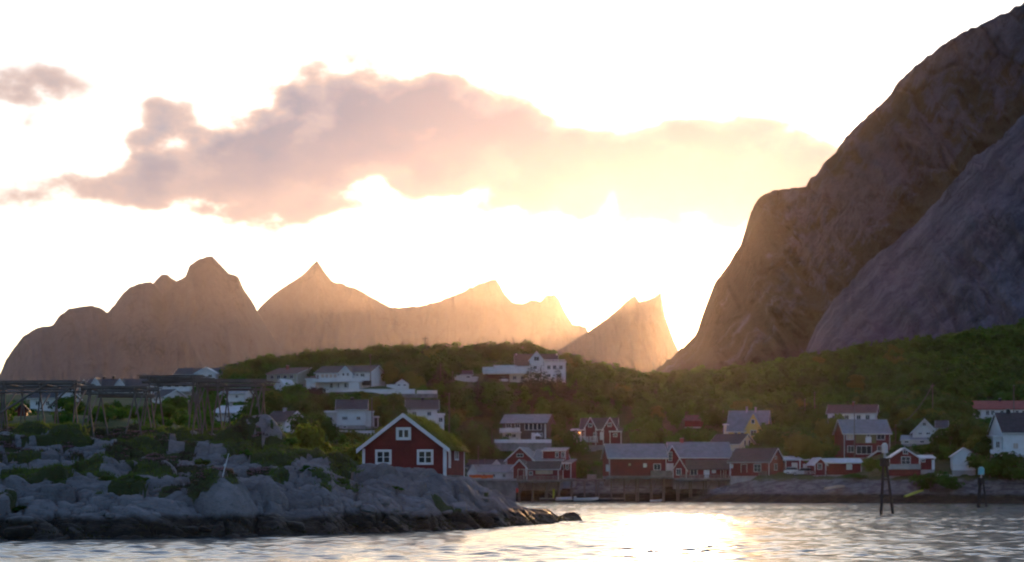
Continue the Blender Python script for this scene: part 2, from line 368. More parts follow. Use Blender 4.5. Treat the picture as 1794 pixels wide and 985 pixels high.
# ------------------------------------------------------------------ water, mountains, haze
def build_water():
    """small wind waves where the water is in view, flat beyond"""
    a = np.arange(-78, 130.1, .31); b = np.concatenate([np.arange(74, 140, .28), np.arange(140, 250, .45), np.arange(250, 470.1, .8)]); X, Y = np.meshgrid(a, b, indexing='ij'); z = np.zeros_like(X); g = np.random.default_rng(4)
    for i in range(46):
        lam = .95*1.022**i*g.uniform(.9, 1.1); th = -math.pi/2+g.normal(.25, .75); k = 2*math.pi/lam; amp = .0043*lam
        z += amp*np.sin(k*(X*math.cos(th)+Y*math.sin(th))+g.uniform(0, 6.28))
    gust = .75+.5*sstep(fbm(X*.012, Y*.05, 61, 3), .35, .7)
    fade = sstep(X, -78, -70)*sstep(X, 130, 122)*sstep(Y, 74, 78)*sstep(Y, 470, 464)
    z = z*gust*fade; n = X.size
    V = np.stack([X, Y, z], -1).reshape(-1, 3); i = np.arange(n).reshape(X.shape); Fc = grid_faces(len(a), len(b))
    x0, x1, y0, y1 = a[0], a[-1], b[0], b[-1]; O = 11000; Yb, Yf = -550, 14300
    ex = np.array([(-O, Yb, 0), (O, Yb, 0), (O, y0, 0), (-O, y0, 0), (-O, y1, 0), (O, y1, 0), (O, Yf, 0), (-O, Yf, 0), (x0, y0, 0), (x0, y1, 0), (x1, y0, 0), (x1, y1, 0)])
    f2 = np.array([(0, 1, 2, 3), (4, 5, 6, 7), (3, 8, 9, 4), (10, 2, 5, 11)])+n
    return props(link('water', np_mesh('water', np.concatenate([V, ex]), np.concatenate([Fc, f2]), True), None, 'water'), kind='structure')
build_water()

def mountain(name, label, ridge, base, Dr, Df, back, m, nx=260, nv=90, amp=60, fx=.02, fy=.006, seed=1, pw=1.0, skew=0.0, jag=1.5, veg=None, parent=None, crack=0):
    rp = np.array(ridge, float)
    px = np.linspace(rp[0, 0], rp[-1, 0], nx); top = np.interp(px, rp[:, 0], rp[:, 1])
    top = top+(fbm(px*.09, px*0, seed+5, 5, .62)-.5)*jag*2*np.clip((base-top)/60, 0, 1)
    t = np.linspace(0, 1, nv)[None, :]; PX = np.repeat(px[:, None], nv, 1); PY = base+(top[:, None]-base)*t
    sx = PX+skew*(base-PY)
    wx = (fbm(PX*.012, PY*.012, seed+9, 4)-.5)*30
    rel = ridged((sx+wx)*fx, PY*fy, seed, 6, .52)
    D = Df+(Dr-Df)*t**pw-(rel-.35)*amp*(0.25+.75*np.sin(np.pi*np.clip(t*.9+.08, 0, 1)))
    if crack:
        f1, ed, r, r2, ox, oy = voronoi((sx+wx*1.5)*.013, (PY+wx)*.0065, seed+3)
        D = D+crack*(sstep(ed, .06, 0)+(r-.5)*.8*sstep(ed, 0, .12))
    Xw = (PX-CX)/F*D; Zw = H+(HY-PY)/F*D
    V = np.stack([Xw, D, Zw], -1)
    nb = 14; s = np.linspace(0, 1, nb+1)[1:][None, :]
    Xb = np.repeat(Xw[:, -1:], nb, 1)*(1+.0*s); zb = np.maximum(Zw[:, -1:]*(1-s), -3)
    Db = D[:, -1:]+back*s**.8*np.clip(Zw[:, -1:]/120, .05, 1)
    V = np.concatenate([V, np.stack([Xb, Db, zb], -1)], 1)
    V[:, 0, 2] = -3
    n2 = V.shape[1]
    me = np_mesh(name, V.reshape(-1, 3), grid_faces(nx, n2), True)
    at = me.attributes.new('veg', 'FLOAT', 'POINT')
    vv = np.zeros((nx, n2)); 
    if veg is not None: vv[:, :nv] = veg(PX, PY, t, rel)
    at.data.foreach_set('value', vv.astype(np.float32).ravel())
    o = link(name, me, parent, m)
    if parent is None: props(o, label, None, None, 'structure')
    return o
mountain('mountain', 'jagged hazy mountain massif with several summits at far left', [(-260, 800), (-120, 760), (-60, 720), (-25, 690), (0, 655), (10, 630), (25, 610), (40, 590), (65, 574), (92, 570), (105, 552), (120, 542), (140, 538), (160, 536), (176, 540), (188, 547), (200, 535), (215, 515),
    (228, 503), (245, 496), (264, 494), (276, 505), (286, 516), (296, 508), (310, 492), (325, 484), (332, 465), (350, 453), (360, 450), (372, 449), (388, 466), (400, 478), (417, 484), (426, 505), (440, 525), (452, 548), (468, 575), (490, 608), (520, 640), (560, 680), (640, 760), (700, 800)],
    830, 7800, 6000, 1900, 'mountfar', 420, 110, 200, .022, .006, 3, .8, .15, 2.2)
mountain('mountain', 'small hazy peak showing between summits of the far left massif', [(150, 800), (200, 620), (235, 540), (268, 496), (276, 487), (283, 481), (294, 481), (300, 488), (306, 490), (330, 505), (370, 560), (420, 640), (460, 800)], 830, 10000, 9300, 1200, 'mountfar', 120, 60, 150, .03, .008, 5)
mountain('mountain', 'long hazy ridge with a sharp pyramid peak in the middle distance', [(330, 800), (400, 640), (430, 570), (453, 541), (465, 528), (480, 515), (500, 502), (520, 489), (535, 478), (545, 466), (555, 456), (562, 466), (570, 478), (581, 493), (600, 497), (630, 509), (655, 523), (683, 538), (700, 539), (730, 537), (770, 528), (795, 517), (815, 510),
    (822, 503), (828, 504), (838, 497), (850, 495), (858, 491), (869, 489), (876, 500), (882, 512), (897, 530), (915, 533), (930, 525), (938, 526), (947, 529), (958, 517), (972, 516), (980, 526), (988, 545), (1003, 568), (1018, 570), (1027, 573), (1036, 600), (1080, 650), (1140, 720), (1220, 800)],
    830, 11800, 9600, 2000, 'mountfar', 420, 110, 240, .02, .005, 8, .8, -.1, 1.8)
mountain('mountain', 'small dark triangular peak with two horns beside the bright sun', [(860, 760), (930, 650), (980, 613), (1005, 598), (1028, 583), (1060, 561), (1085, 540), (1097, 528), (1106, 522), (1113, 519), (1120, 530), (1135, 525), (1147, 521), (1153, 515), (1158, 513), (1161, 530), (1165, 555), (1180, 595), (1195, 630), (1215, 670), (1260, 760)],
    830, 9200, 8600, 1200, 'mountfar', 260, 90, 100, .03, .008, 12, .8, .2, 1.4)
big = mountain('mountain', 'huge steep rock mountain filling the right side of the view', [(1080, 760), (1130, 680), (1152, 648), (1175, 628), (1200, 605), (1218, 588), (1230, 560), (1240, 530), (1252, 497), (1265, 480), (1280, 458), (1300, 425), (1308, 400), (1316, 372), (1330, 345), (1340, 338), (1355, 335), (1385, 331), (1412, 325), (1420, 312),
    (1430, 304), (1445, 285), (1462, 268), (1480, 242), (1505, 215), (1530, 195), (1548, 178), (1562, 163), (1575, 142), (1590, 126), (1608, 110), (1640, 88), (1662, 74), (1680, 60), (1720, 42), (1760, 24), (1794, 4), (1850, -40), (1950, -110), (2050, -150), (2200, -120), (2400, 60), (2700, 500)],
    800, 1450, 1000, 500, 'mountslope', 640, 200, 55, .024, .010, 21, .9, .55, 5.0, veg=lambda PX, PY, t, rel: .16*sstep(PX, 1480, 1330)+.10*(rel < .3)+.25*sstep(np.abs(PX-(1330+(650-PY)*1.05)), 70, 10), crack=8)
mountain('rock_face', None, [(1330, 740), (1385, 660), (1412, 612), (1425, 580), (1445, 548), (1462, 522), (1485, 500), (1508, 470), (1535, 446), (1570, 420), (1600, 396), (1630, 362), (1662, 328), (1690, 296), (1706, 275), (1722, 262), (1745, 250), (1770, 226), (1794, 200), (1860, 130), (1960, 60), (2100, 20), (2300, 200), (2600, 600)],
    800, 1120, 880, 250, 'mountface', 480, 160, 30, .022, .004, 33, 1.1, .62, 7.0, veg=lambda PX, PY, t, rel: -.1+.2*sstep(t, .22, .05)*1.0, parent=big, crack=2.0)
def haze():
    o = MB().box(-11300, 11300, -650, 14600, -8, 1360).build('haze', None)
    m = bpy.data.materials.new('haze'); m.use_nodes = True; t = NT(m.node_tree); t.n.clear()
    out = t.node('ShaderNodeOutputMaterial'); v = t.node('ShaderNodeVolumePrincipled')
    v.inputs['Color'].default_value = (1.0, .88, .90, 1); v.inputs['Density'].default_value = HAZE_D; v.inputs['Anisotropy'].default_value = HAZE_G
    t.l.new(v.outputs[0], out.inputs['Volume']); o.data.materials.append(m); props(o, kind='stuff', label='thin sunlit haze filling the air over the fjord', cat='haze')
HAZE_D = 0.0000056; HAZE_G = 0.85
haze()
# ------------------------------------------------------------------ headland (near rocks)
HL = {-500: [(100, -2), (112, -.6), (116, 0), (118.5, 1.4), (121, 2.2), (128, 3.6), (138, 5.0), (150, 6.6), (160, 7.2), (175, 6.8), (195, 5)],
      -150: [(100, -2), (112, -.6), (116, 0), (118.5, 1.4), (121, 2.2), (128, 3.6), (138, 5.1), (150, 6.8), (160, 7.5), (175, 7.2), (195, 5)],
      0: [(100, -2), (113, -.6), (117, 0), (119, 1.4), (121.5, 2.2), (128, 3.6), (138, 5.1), (150, 6.8), (160, 7.5), (175, 7.0), (195, 5)],
      200: [(104, -2), (115, -.6), (119, 0), (121, 1.4), (124, 2.4), (130, 3.3), (140, 5.0), (150, 6.5), (160, 7.2), (175, 6.8), (195, 4.5)],
      380: [(108, -2), (118, -.6), (122.7, 0), (125, 1.5), (128, 3.0), (134, 3.5), (142, 4.8), (150, 6.0), (157, 7.0), (163, 7.2), (172, 6.2), (195, 4)],
      460: [(110, -2), (120, -.6), (125, 0), (127.5, 1.4), (131, 2.9), (138, 3.9), (146, 5.0), (152, 6.4), (156, 7.2), (162, 6.8), (175, 4.5), (195, 4)],
      550: [(113, -2), (124, -.6), (129, 0), (131.5, 1.4), (135, 2.7), (142, 3.8), (149, 5.0), (154, 5.2), (165, 4.2), (180, 3.4), (195, 3)],
      640: [(118, -2), (128, -.6), (134, 0), (136, 1.3), (140, 2.5), (146, 3.6), (152, 3.95), (158, 3.85), (175, 3.8), (190, 2.5), (198, 2)],
      740: [(122, -2), (133, -.6), (139, 0), (141, 1.2), (145, 2.3), (150, 3.2), (154, 3.75), (158, 3.8), (165, 3.8), (178, 3.5), (190, 1), (198, 0)],
      800: [(126, -2), (137, -.6), (144, 0), (146, 1.1), (150, 2.1), (156, 3.1), (160, 3.1), (166, 3.1), (180, 2.4), (190, 0), (198, -2)],
      860: [(132, -2), (142, -.6), (151, 0), (153, 1.), (157, 1.9), (162, 2.25), (165, 2.4), (172, 2.0), (182, 0), (190, -2), (198, -3)],
      905: [(138, -2), (148, -.6), (157, 0), (159, .8), (163, 1.2), (167, 1.4), (172, 1.2), (178, 0), (186, -2), (198, -3)],
      950: [(145, -2), (155, -.7), (165, 0), (169, .8), (173, 1.05), (177, .6), (180, 0), (188, -2), (198, -3)],
      1005: [(155, -2), (168, -.8), (178, -.05), (182, .45), (185, .1), (192, -2), (198, -3)],
      1040: [(155, -2), (175, -1.3), (183, -.9), (190, -2), (198, -3)], 1150: [(100, -3), (198, -3)]}
def headland_base(X, Y):
    cols = sorted(HL); px = X/Y*F+CX
    prof = np.stack([np.interp(Y, [a for a, b in HL[c]], [b for a, b in HL[c]]) for c in cols])
    px = np.clip(px, cols[0], cols[-1]-.01); k = np.clip(np.searchsorted(cols, px, side='right')-1, 0, len(cols)-2)
    c0 = np.array(cols)[k]; c1 = np.array(cols)[k+1]; f = (px-c0)/(c1-c0); f = f*f*(3-2*f)
    a = np.take_along_axis(prof.reshape(len(cols), -1), k.reshape(1, -1), 0).reshape(X.shape)
    b = np.take_along_axis(prof.reshape(len(cols), -1), k.reshape(1, -1)+1, 0).reshape(X.shape)
    return a*(1-f)+b*f
# rounded outcrops one can pick out: px, py of the summit, depth D, half width m, half depth m, height m
DOMES = [(460, 742, 155, 2.3, 2.6, 1.0), (410, 752, 153, 1.5, 2, .6), (520, 790, 149, 2.4, 2.2, .55), (585, 800, 150, 1.6, 2, .4), (120, 770, 147, 1.5, 2.0, .7), (60, 755, 151, 1.6, 2.2, .5), (262, 778, 145, 1.3, 1.7, .5), (215, 793, 141, .9, 1.2, .4),
         (270, 812, 136, 2.2, 2, .5), (180, 815, 135, 1.3, 1.6, .5), (390, 846, 127.5, 2.2, 2.3, .75), (110, 840, 128, 1.8, 1.7, .5), (20, 850, 126, 1.1, 1.3, .5), (300, 868, 124, 1.6, 1.4, .35), (520, 835, 139, 1.4, 1.5, .5), (470, 868, 130, 1.0, 1.5, .55), (560, 850, 138, 1.3, 1.6, .6),
         (640, 822, 150, 2.6, 2, .25), (700, 822, 152.5, 1.6, 1.6, .15), (760, 836, 152, 1.8, 2, .25), (690, 845, 147, 1.5, 1.5, .5), (830, 845, 162, 1.5, 2, .35), (790, 858, 153, 2.0, 2, .4), (870, 860, 163, 1.2, 2, .4), (640, 870, 139, 1.6, 1.2, .35), (740, 872, 146, 1.7, 1.3, .35), (895, 872, 166, .9, 1.5, .35)]
def rock_detail(X, Y, amp, tone=False):
    """jointed whaleback granite: tilted rounded slabs parted by cracks, in two sizes"""
    wx = (fbm(X*.25, Y*.25, 71, 4)-.5)*2.4; wy = (fbm(X*.25+40, Y*.25, 72, 4)-.5)*2.4
    ca, sa = math.cos(.28), math.sin(.28); u = (X*ca+Y*sa)+wx; v = (-X*sa+Y*ca)+wy
    f1, ed, r, r2, ox, oy = voronoi(u/4.2, v/2.6, 5)
    z = (.42*np.sqrt(np.clip(ed, 0, .5)/.5)-.30+(r-.5)*.45+ox*(r2-.45)*1.1+oy*(.35-r)*.5)
    g1, ed2, s, s2, px_, py_ = voronoi(u/1.5+3, v/.9, 9)
    z2 = (.20*np.sqrt(np.clip(ed2, 0, .5)/.5)-.08+(s-.5)*.13+px_*(s2-.5)*.25)
    m = .45+.55*sstep(fbm(X*.18, Y*.18, 33, 3), .4, .6)
    crack = -.65*sstep(ed, .06, .015)-.28*sstep(ed2, .09, .02)*m
    if tone: return np.clip(.65*r2+.5*s2-.1, 0, 1)
    return amp*(z+z2*m+crack+(fbm(X*1.3, Y*1.3, 15, 4)-.5)*.22+(fbm(X*4, Y*4, 16, 3)-.5)*.07)
def headland_z(X, Y):
    X = np.asarray(X, float); Y = np.asarray(Y, float)
    b = headland_base(X, Y)
    amp = np.clip(.6+b*.25, .5, 1.35)*sstep(b, -1.5, .1)
    pos = b.copy()
    for px, py, D, rx, ry, hh in DOMES:
        cx = (px-CX)/F*D; r2 = ((X-cx)/rx)**2+((Y-D)/ry)**2
        pos = pos+1.3*hh*np.clip(1-r2, 0, 1)**.75
    hx, hy = (712-CX)/F*166, 166.5       # levelled ground under the cottage
    flat = sstep(np.hypot((X-hx)/5.4, (Y-hy)/6.0), 1.15, .85)
    z = pos+rock_detail(X, Y, amp)
    return z*(1-flat)+np.minimum(z, 3.75)*flat
def veg_mask(X, Y, z):
    px = X/Y*F+CX; py = HY-(z-H)*F/Y
    n = fbm(X*.42, Y*.26, 55, 5, .58)
    want = .13*sstep(py, 880, 755)*sstep(px, 700, 480)+.07*sstep(px, 760, 600)+.12*sstep(py, 762, 748)*sstep(px, 430, 380)
    return sstep(n+want-.34, .26, .33)*sstep(z+(fbm(X*.3, Y*.2, 57, 4)-.5)*6, 2.2, 3.2)
def build_headland():
    a = np.concatenate([np.arange(-70, -42, .5), np.arange(-42, 8.01, .125)]); b = np.concatenate([np.arange(98, 113, .5), np.arange(113, 172, .14), np.arange(172, 200, .5)])
    X, Y = np.meshgrid(a, b, indexing='ij'); z = headland_z(X, Y)
    me = np_mesh('headland', np.stack([X, Y, z], -1).reshape(-1, 3), grid_faces(len(a), len(b)), True)
    at = me.attributes.new('veg', 'FLOAT', 'POINT'); at.data.foreach_set('value', veg_mask(X, Y, z).astype(np.float32).ravel())
    me.attributes.new('slab', 'FLOAT', 'POINT').data.foreach_set('value', rock_detail(X, Y, 1, True).astype(np.float32).ravel())
    o = link('headland', me, None, 'rock'); props(o, 'low rocky headland of grey rounded granite at lower left', kind='structure'); return o
headland = build_headland()

def blades(n_t, pts, hts, nb, width, spread, lean=.35):
    """tufts of narrow triangular blades at pts"""
    pts = np.repeat(np.asarray(pts), nb, 0); h = np.repeat(np.asarray(hts), nb)*rng.uniform(.55, 1.1, len(pts)); N = len(pts)
    a = rng.uniform(0, 2*np.pi, N); rr = np.sqrt(rng.uniform(0, 1, N))*spread*h/np.mean(h)
    base = pts+np.stack([np.cos(a)*rr, np.sin(a)*rr, np.zeros(N)-.05], -1)
    t = rng.uniform(0, 2*np.pi, N); wv = np.stack([np.cos(t), np.sin(t), np.zeros(N)], -1)*(width*h/np.mean(h))[:, None]*.5
    tip = base+np.stack([rng.normal(0, lean, N)*h, rng.normal(0, lean, N)*h, h], -1)
    V = np.stack([base-wv, base+wv, tip], 1).reshape(-1, 3)
    return np_mesh(n_t, V, np.arange(3*N).reshape(-1, 3))
def ground_plants():
    N = 60000; X = rng.uniform(-42, 6, N); Y = rng.uniform(122, 170, N); z = headland_z(X, Y); vm = veg_mask(X, Y, z)
    px = X/Y*F+CX; keep = (vm > .5) & (z > 2.6) & (px > -40) & ~((np.abs(X-(712-CX)/F*166) < 4.4) & (np.abs(Y-167) < 4.4))
    X, Y, z, px = X[keep], Y[keep], z[keep], px[keep]
    kind = fbm(X*.4+9, Y*.3, 91, 4); pts = np.stack([X, Y, z], -1)
    hea = (kind > .52) & (px < 470); gr = ~hea
    ng = int(gr.sum()); k = rng.choice(np.where(gr)[0], min(ng, 7000), False)
    o = link('grass', blades('grass', pts[k], rng.uniform(.12, .34, len(k)), 9, .045, .22), None, 'grassblade'); props(o, 'short green grass in the hollows of the rocky headland', 'grass', kind='stuff')
    k = rng.choice(np.where(hea)[0], min(int(hea.sum()), 6000), False)
    o = link('heather', blades('heather', pts[k], rng.uniform(.12, .28, len(k)), 9, .05, .22, .5), None, 'heather'); props(o, 'low brown heather on the rocky headland', 'heather', kind='stuff')
    k2 = k[fbm(pts[k, 0]*.8, pts[k, 1]*.8, 44, 3) > .56]
    o = link('heather_flowers', blades('heather_flowers', pts[k2]+np.array([0, 0, .14]), rng.uniform(.07, .13, len(k2)), 7, .07, .2, .8), None, 'flower'); props(o, 'pink flowers scattered over the headland heather', 'flowers', kind='stuff')
    # seaweed and low stones along the tide line
    M = 5000; X = rng.uniform(-42, 6, M*6); Y = rng.uniform(114, 184, M*6); z = headland_z(X, Y); kk = np.where((z > .02) & (z < .75))[0][:M]
    o = link('seaweed', blades('seaweed', np.stack([X[kk], Y[kk], z[kk]], -1), rng.uniform(.08, .2, len(kk)), 5, .09, .25, .9), None, 'weed'); props(o, 'dark wet seaweed along the tide line of the headland', 'seaweed', kind='stuff')
ground_plants()

# ------------------------------------------------------------------ mainland terrain
BLD = []          # (x0, x1, ytop, ybase, D, depth) filled below by the building table
CTRL = []
def ctrl(px, py, D): CTRL.append(((px-CX)/F*D, D, zof(py, D)))
def ctz(px, D, z): CTRL.append(((px-CX)/F*D, D, z))
for px, D in ((600, 205), (660, 240), (705, 300), (770, 345), (825, 395), (850, 425), (910, 432), (1000, 430), (1060, 426), (1200, 419), (1300, 398), (1500, 381), (1650, 376), (1794, 372), (2000, 366), (2300, 360)):
    ctz(px, D, 0.0)
for px, D in ((640, 190), (720, 235), (785, 300), (870, 395), (900, 422), (1000, 405), (1200, 385), (1400, 360), (1794, 345), (2300, 330)): ctz(px, D, -3)
for px, D in ((800, 200), (840, 240), (870, 300), (880, 360), (790, 260), (760, 215), (820, 330)): ctz(px, D, -3)
for px in (-200, -60, 60, 150, 240, 330): ctrl(px, 750, 228); ctrl(px, 741, 262); ctrl(px, 732, 300)
for px in (-600, -300, 0, 200, 400, 540): ctz(px, 190, 4.2); ctz(px, 215, 5)
for px, D, z in ((880, 440, .5), (880, 456, 4.4), (940, 436, .6), (940, 450, 4.0), (1000, 434, .6), (1000, 448, 4.0), (1050, 430, .6), (1050, 446, 4.2), (880, 464, 6), (960, 462, 7), (1050, 458, 7), (1100, 440, 1.6), (1100, 452, 5.5), (1200, 426, 1.2), (1200, 434, 2.5), (1200, 448, 5.8), (1260, 420, 1.6), (1300, 404, 3.0), (1400, 398, 4.3), (1500, 394, 4.2), (1600, 388, 4.0), (1700, 386, 4.1), (1794, 382, 4.0), (2000, 376, 4.2), (860, 462, 2.5), (2300, 376, 4.5)): ctz(px, D, z)
# hill crest: px, py of the tree tops, depth
for px, py, D in ((-600, 735, 460), (-300, 728, 460), (0, 725, 455), (140, 700, 470), (250, 690, 480), (330, 672, 500), (390, 652, 510), (450, 642, 520), (520, 630, 530), (600, 622, 540), (700, 616, 555), (800, 613, 560), (870, 610, 565), (950, 617, 562), (1000, 632, 560), (1060, 648, 560), (1110, 656, 560), (1150, 664, 580), (1200, 662, 590),
                  (1250, 652, 600), (1350, 640, 620), (1450, 622, 640), (1550, 610, 650), (1650, 600, 660), (1750, 582, 670), (1794, 572, 675), (1900, 556, 685), (2100, 530, 700), (2400, 500, 700)):
    ctz(px, D, zof(py, D)-3.6); ctz(px, D+110, zof(py, D)-13); ctz(px, D+300, max(2, zof(py, D)*.5-12)); ctz(px, D+480, 1)
for px, D, py in ((1100, 480, 742), (1200, 480, 735), (1400, 480, 740), (1500, 500, 715), (1600, 500, 712), (1100, 520, 700), (1250, 540, 690), (1400, 560, 672), (1600, 570, 660), (1794, 560, 655), (1794, 500, 700), (1900, 450, 740), (2100, 500, 700)): ctrl(px, py+8, D)
for px, py, D in ((811, 674, 500), (811, 690, 482), (880, 680, 503), (880, 694, 488), (930, 690, 495), (970, 688, 498), (848, 684, 500), (848, 676, 510)): ctrl(px, py, D)
# ------------------------------------------------------------------ buildings
class Bld:
    def __init__(s, name, label, D, cx, yb, rot=0, cat='house', group=None):
        s.quay = cat in ('boathouse', 'warehouse', 'cabin') and D >= 414 and cx < 1300
        s.D = D; s.k = D/F; s.cx = cx; s.yb = yb; s.rot = R(rot); s.c = math.cos(s.rot)
        s.o = empty(name, P(cx, yb, D), s.rot, label, cat, group); s.ext = [1e9, -1e9, 1e9]
    def x(s, px): return (px-s.cx)*s.k/s.c
    def z(s, py): return (s.yb-py)*s.k
    def vol(s, x0, x1, ye, yr, dep, yb=None, y=0.0, ridge='x', wall='white', roof='roofdark', over=.35, trim='white', found='concrete', corner=True, t=.16):
        yb = s.yb if yb is None else yb
        s.ext = [min(s.ext[0], x0), max(s.ext[1], x1), min(s.ext[2], yr)]
        BLD.append((x0, x1, yr, yb, s.D+y, dep))
        if yb >= s.yb-1 and not s.quay: CTRL.append((((x0+x1)/2-CX)/F*(s.D+y), s.D+y, zof(yb, s.D)-.15)); CTRL.append((((x0+x1)/2-CX)/F*(s.D+y+dep), s.D+y+dep, zof(yb, s.D)+.6))
        X0, X1, zb, ze, zr = s.x(x0), s.x(x1), s.z(yb), s.z(ye), s.z(yr); m = y+dep/2; y1 = y+dep
        if found and yb >= s.yb-1: MB().box(X0+.05, X1-.05, y+.05, y1-.05, zb-2.2, zb).build('foundation', found, s.o)
        mb = MB(); rb = MB(); bb = MB(); o = over; e = .012
        if ridge == 'x':
            sl = (zr-ze)/(dep/2)
            sec = lambda X: [(X, y, zb), (X, y1, zb), (X, y1, ze), (X, m, zr), (X, y, ze)]
            mb.poly_extrude(sec(X0), sec(X1))
            def V(X, d, tt, lift=0): return [(X, y-d, ze-sl*d+e+lift), (X, m, zr+e+lift), (X, y1+d, ze-sl*d+e+lift), (X, y1+d, ze-sl*d+e+tt+lift), (X, m, zr+e+tt+lift), (X, y-d, ze-sl*d+e+tt+lift)]
            rb.poly_extrude(V(X0-o, o, t), V(X1+o, o, t))
            if trim:
                for XX, sg in ((X0-o, -1), (X1+o, 1)): bb = MB(); bb.poly_extrude(V(XX, o+.02, .24, -.10), V(XX+sg*.05, o+.02, .24, -.10)); bb.build('bargeboard', trim, s.o)
                MB().box(X0-o, X1+o, y-o-.07, y-o-.02, ze-sl*o-.06, ze-sl*o+t*.9).build('fascia', trim if trim != 'white' else 'metal', s.o)
        elif ridge == 'y':
            xm = (X0+X1)/2; sl = (zr-ze)/((X1-X0)/2)
            sec = lambda Y: [(X0, Y, zb), (X1, Y, zb), (X1, Y, ze), (xm, Y, zr), (X0, Y, ze)]
            mb.poly_extrude(sec(y), sec(y1))
            def V(Y, d, tt, lift=0): return [(X0-d, Y, ze-sl*d+e+lift), (xm, Y, zr+e+lift), (X1+d, Y, ze-sl*d+e+lift), (X1+d, Y, ze-sl*d+e+tt+lift), (xm, Y, zr+e+tt+lift), (X0-d, Y, ze-sl*d+e+tt+lift)]
            rb.poly_extrude(V(y-o, o, t), V(y1+o, o, t))
            if trim: bb.poly_extrude(V(y-o-.05, o+.02, .30, -.14), V(y-o, o+.02, .30, -.14)); bb.build('bargeboard', trim, s.o)
        else:   # lean-to / flat: ye front height, yr back height
            sec = lambda X: [(X, y, zb), (X, y1, zb), (X, y1, zr), (X, y, ze)]
            mb.poly_extrude(sec(X0), sec(X1)); sl = (zr-ze)/dep
            V = lambda X: [(X, y-o, ze-sl*o+e), (X, y1+.0, zr+e), (X, y1+.0, zr+e+t), (X, y-o, ze-sl*o+e+t)]
            rb.poly_extrude(V(X0-o*.6), V(X1+o*.6))
            if trim: MB().box(X0-o*.6, X1+o*.6, y-o-.06, y-o-.01, ze-sl*o-.05, ze-sl*o+t+.03).build('fascia', trim, s.o)
        s.wall = mb.build('wall', wall, s.o); s.roof = rb.build('roof', roof, s.o)
        if corner and trim:
            for XX in (X0, X1-.14): MB().box(XX-.01, XX+.15, y-.03, y-.004, zb, ze).build('corner_board', trim, s.o)
        return s
    def win(s, x0, x1, y0, y1, y=0.0, n=(2, 1), frame='white', glass='glass', cas=.10, name='window'):
        a, b, c, d = s.x(x0), s.x(x1), s.z(y1), s.z(y0); m = MB(); cas = min(cas, (b-a)*.22, (d-c)*.22); p = y-.075; q = y-.006
        m.box(a, b, p, q, d-cas, d); m.box(a, b, p, q, c, c+cas); m.box(a, a+cas, p, q, c+cas, d-cas); m.box(b-cas, b, p, q, c+cas, d-cas)
        bw = cas*.6
        for i in range(1, n[0]): xx = a+(b-a)*i/n[0]; m.box(xx-bw/2, xx+bw/2, p+.01, q, c+cas, d-cas)
        f = m.build(name, frame, s.o)
        nx = n[0]; w0 = a+cas*.5
        for i in range(nx):
            l = a+(b-a)*i/nx+(cas if i == 0 else bw/2); r = a+(b-a)*(i+1)/nx-(cas if i == nx-1 else bw/2)
            MB().box(l, r, y-.03, y-.012, c+cas, d-cas).build('pane', glass, f)
            if n[1] > 1:
                g = MB()
                for j in range(1, n[1]): zz = c+(d-c)*j/n[1]; g.box(l, r, y-.05, y-.031, zz-.025, zz+.025)
                g.build('glazing_bar', frame, f)
        return f
    def door(s, x0, x1, y0, y1, y=0.0, m='white', frame='white'):
        a, b, c, d = s.x(x0), s.x(x1), s.z(y1), s.z(y0); k = .09; mb = MB()
        mb.box(a, b, y-.07, y-.006, d-k, d); mb.box(a, a+k, y-.07, y-.006, c, d-k); mb.box(b-k, b, y-.07, y-.006, c, d-k)
        f = MB().box(a+k, b-k, y-.045, y-.008, c, d-k).build('door', m, s.o); mb.build('door_frame', frame, f)
        MB().box(b-k-.16, b-k-.06, y-.10, y-.046, c+(d-c)*.45, c+(d-c)*.5).build('handle', 'metal', f); return f
    def box(s, name, x0, x1, y0, y1, d0, d1, m, parent=None):
        return MB().box(s.x(x0), s.x(x1), d0, d1, s.z(y1), s.z(y0)).build(name, m, parent or s.o)
    def chimney(s, x0, x1, y0, y1, d, m='brick', w=.6):
        o = s.box('chimney', x0, x1, y0, y1, d-w/2, d+w/2, m, s.roof)
        s.box('chimney_cap', x0-.5, x1+.5, y0-.8, y0-.05, d-w/2-.06, d+w/2+.06, 'concrete', o); return o
    def rail(s, x0, x1, y0, y1, d, m='white', n=8, solid=False):
        """balcony or terrace railing"""
        a, b, c, e = s.x(x0), s.x(x1), s.z(y1), s.z(y0); mb = MB()
        mb.box(a, b, d-.04, d+.04, e-.09, e); mb.box(a, b, d-.025, d+.025, c+.05, c+.12)
        if solid: mb.box(a+.02, b-.02, d-.015, d+.015, c+.13, e-.10)
        else:
            k = max(2, int((b-a)/.14))
            for i in range(k+1): xx = a+(b-a)*i/k; mb.box(xx-.025, xx+.025, d-.02, d+.02, c+.12, e-.09)
        r = mb.build('railing', m, s.o)
        for i in range(n+1): xx = a+(b-a)*i/n; MB().box(xx-.05, xx+.05, d-.06, d+.06, c-.3, e+.03).build('railing_post', m, r)
        return r

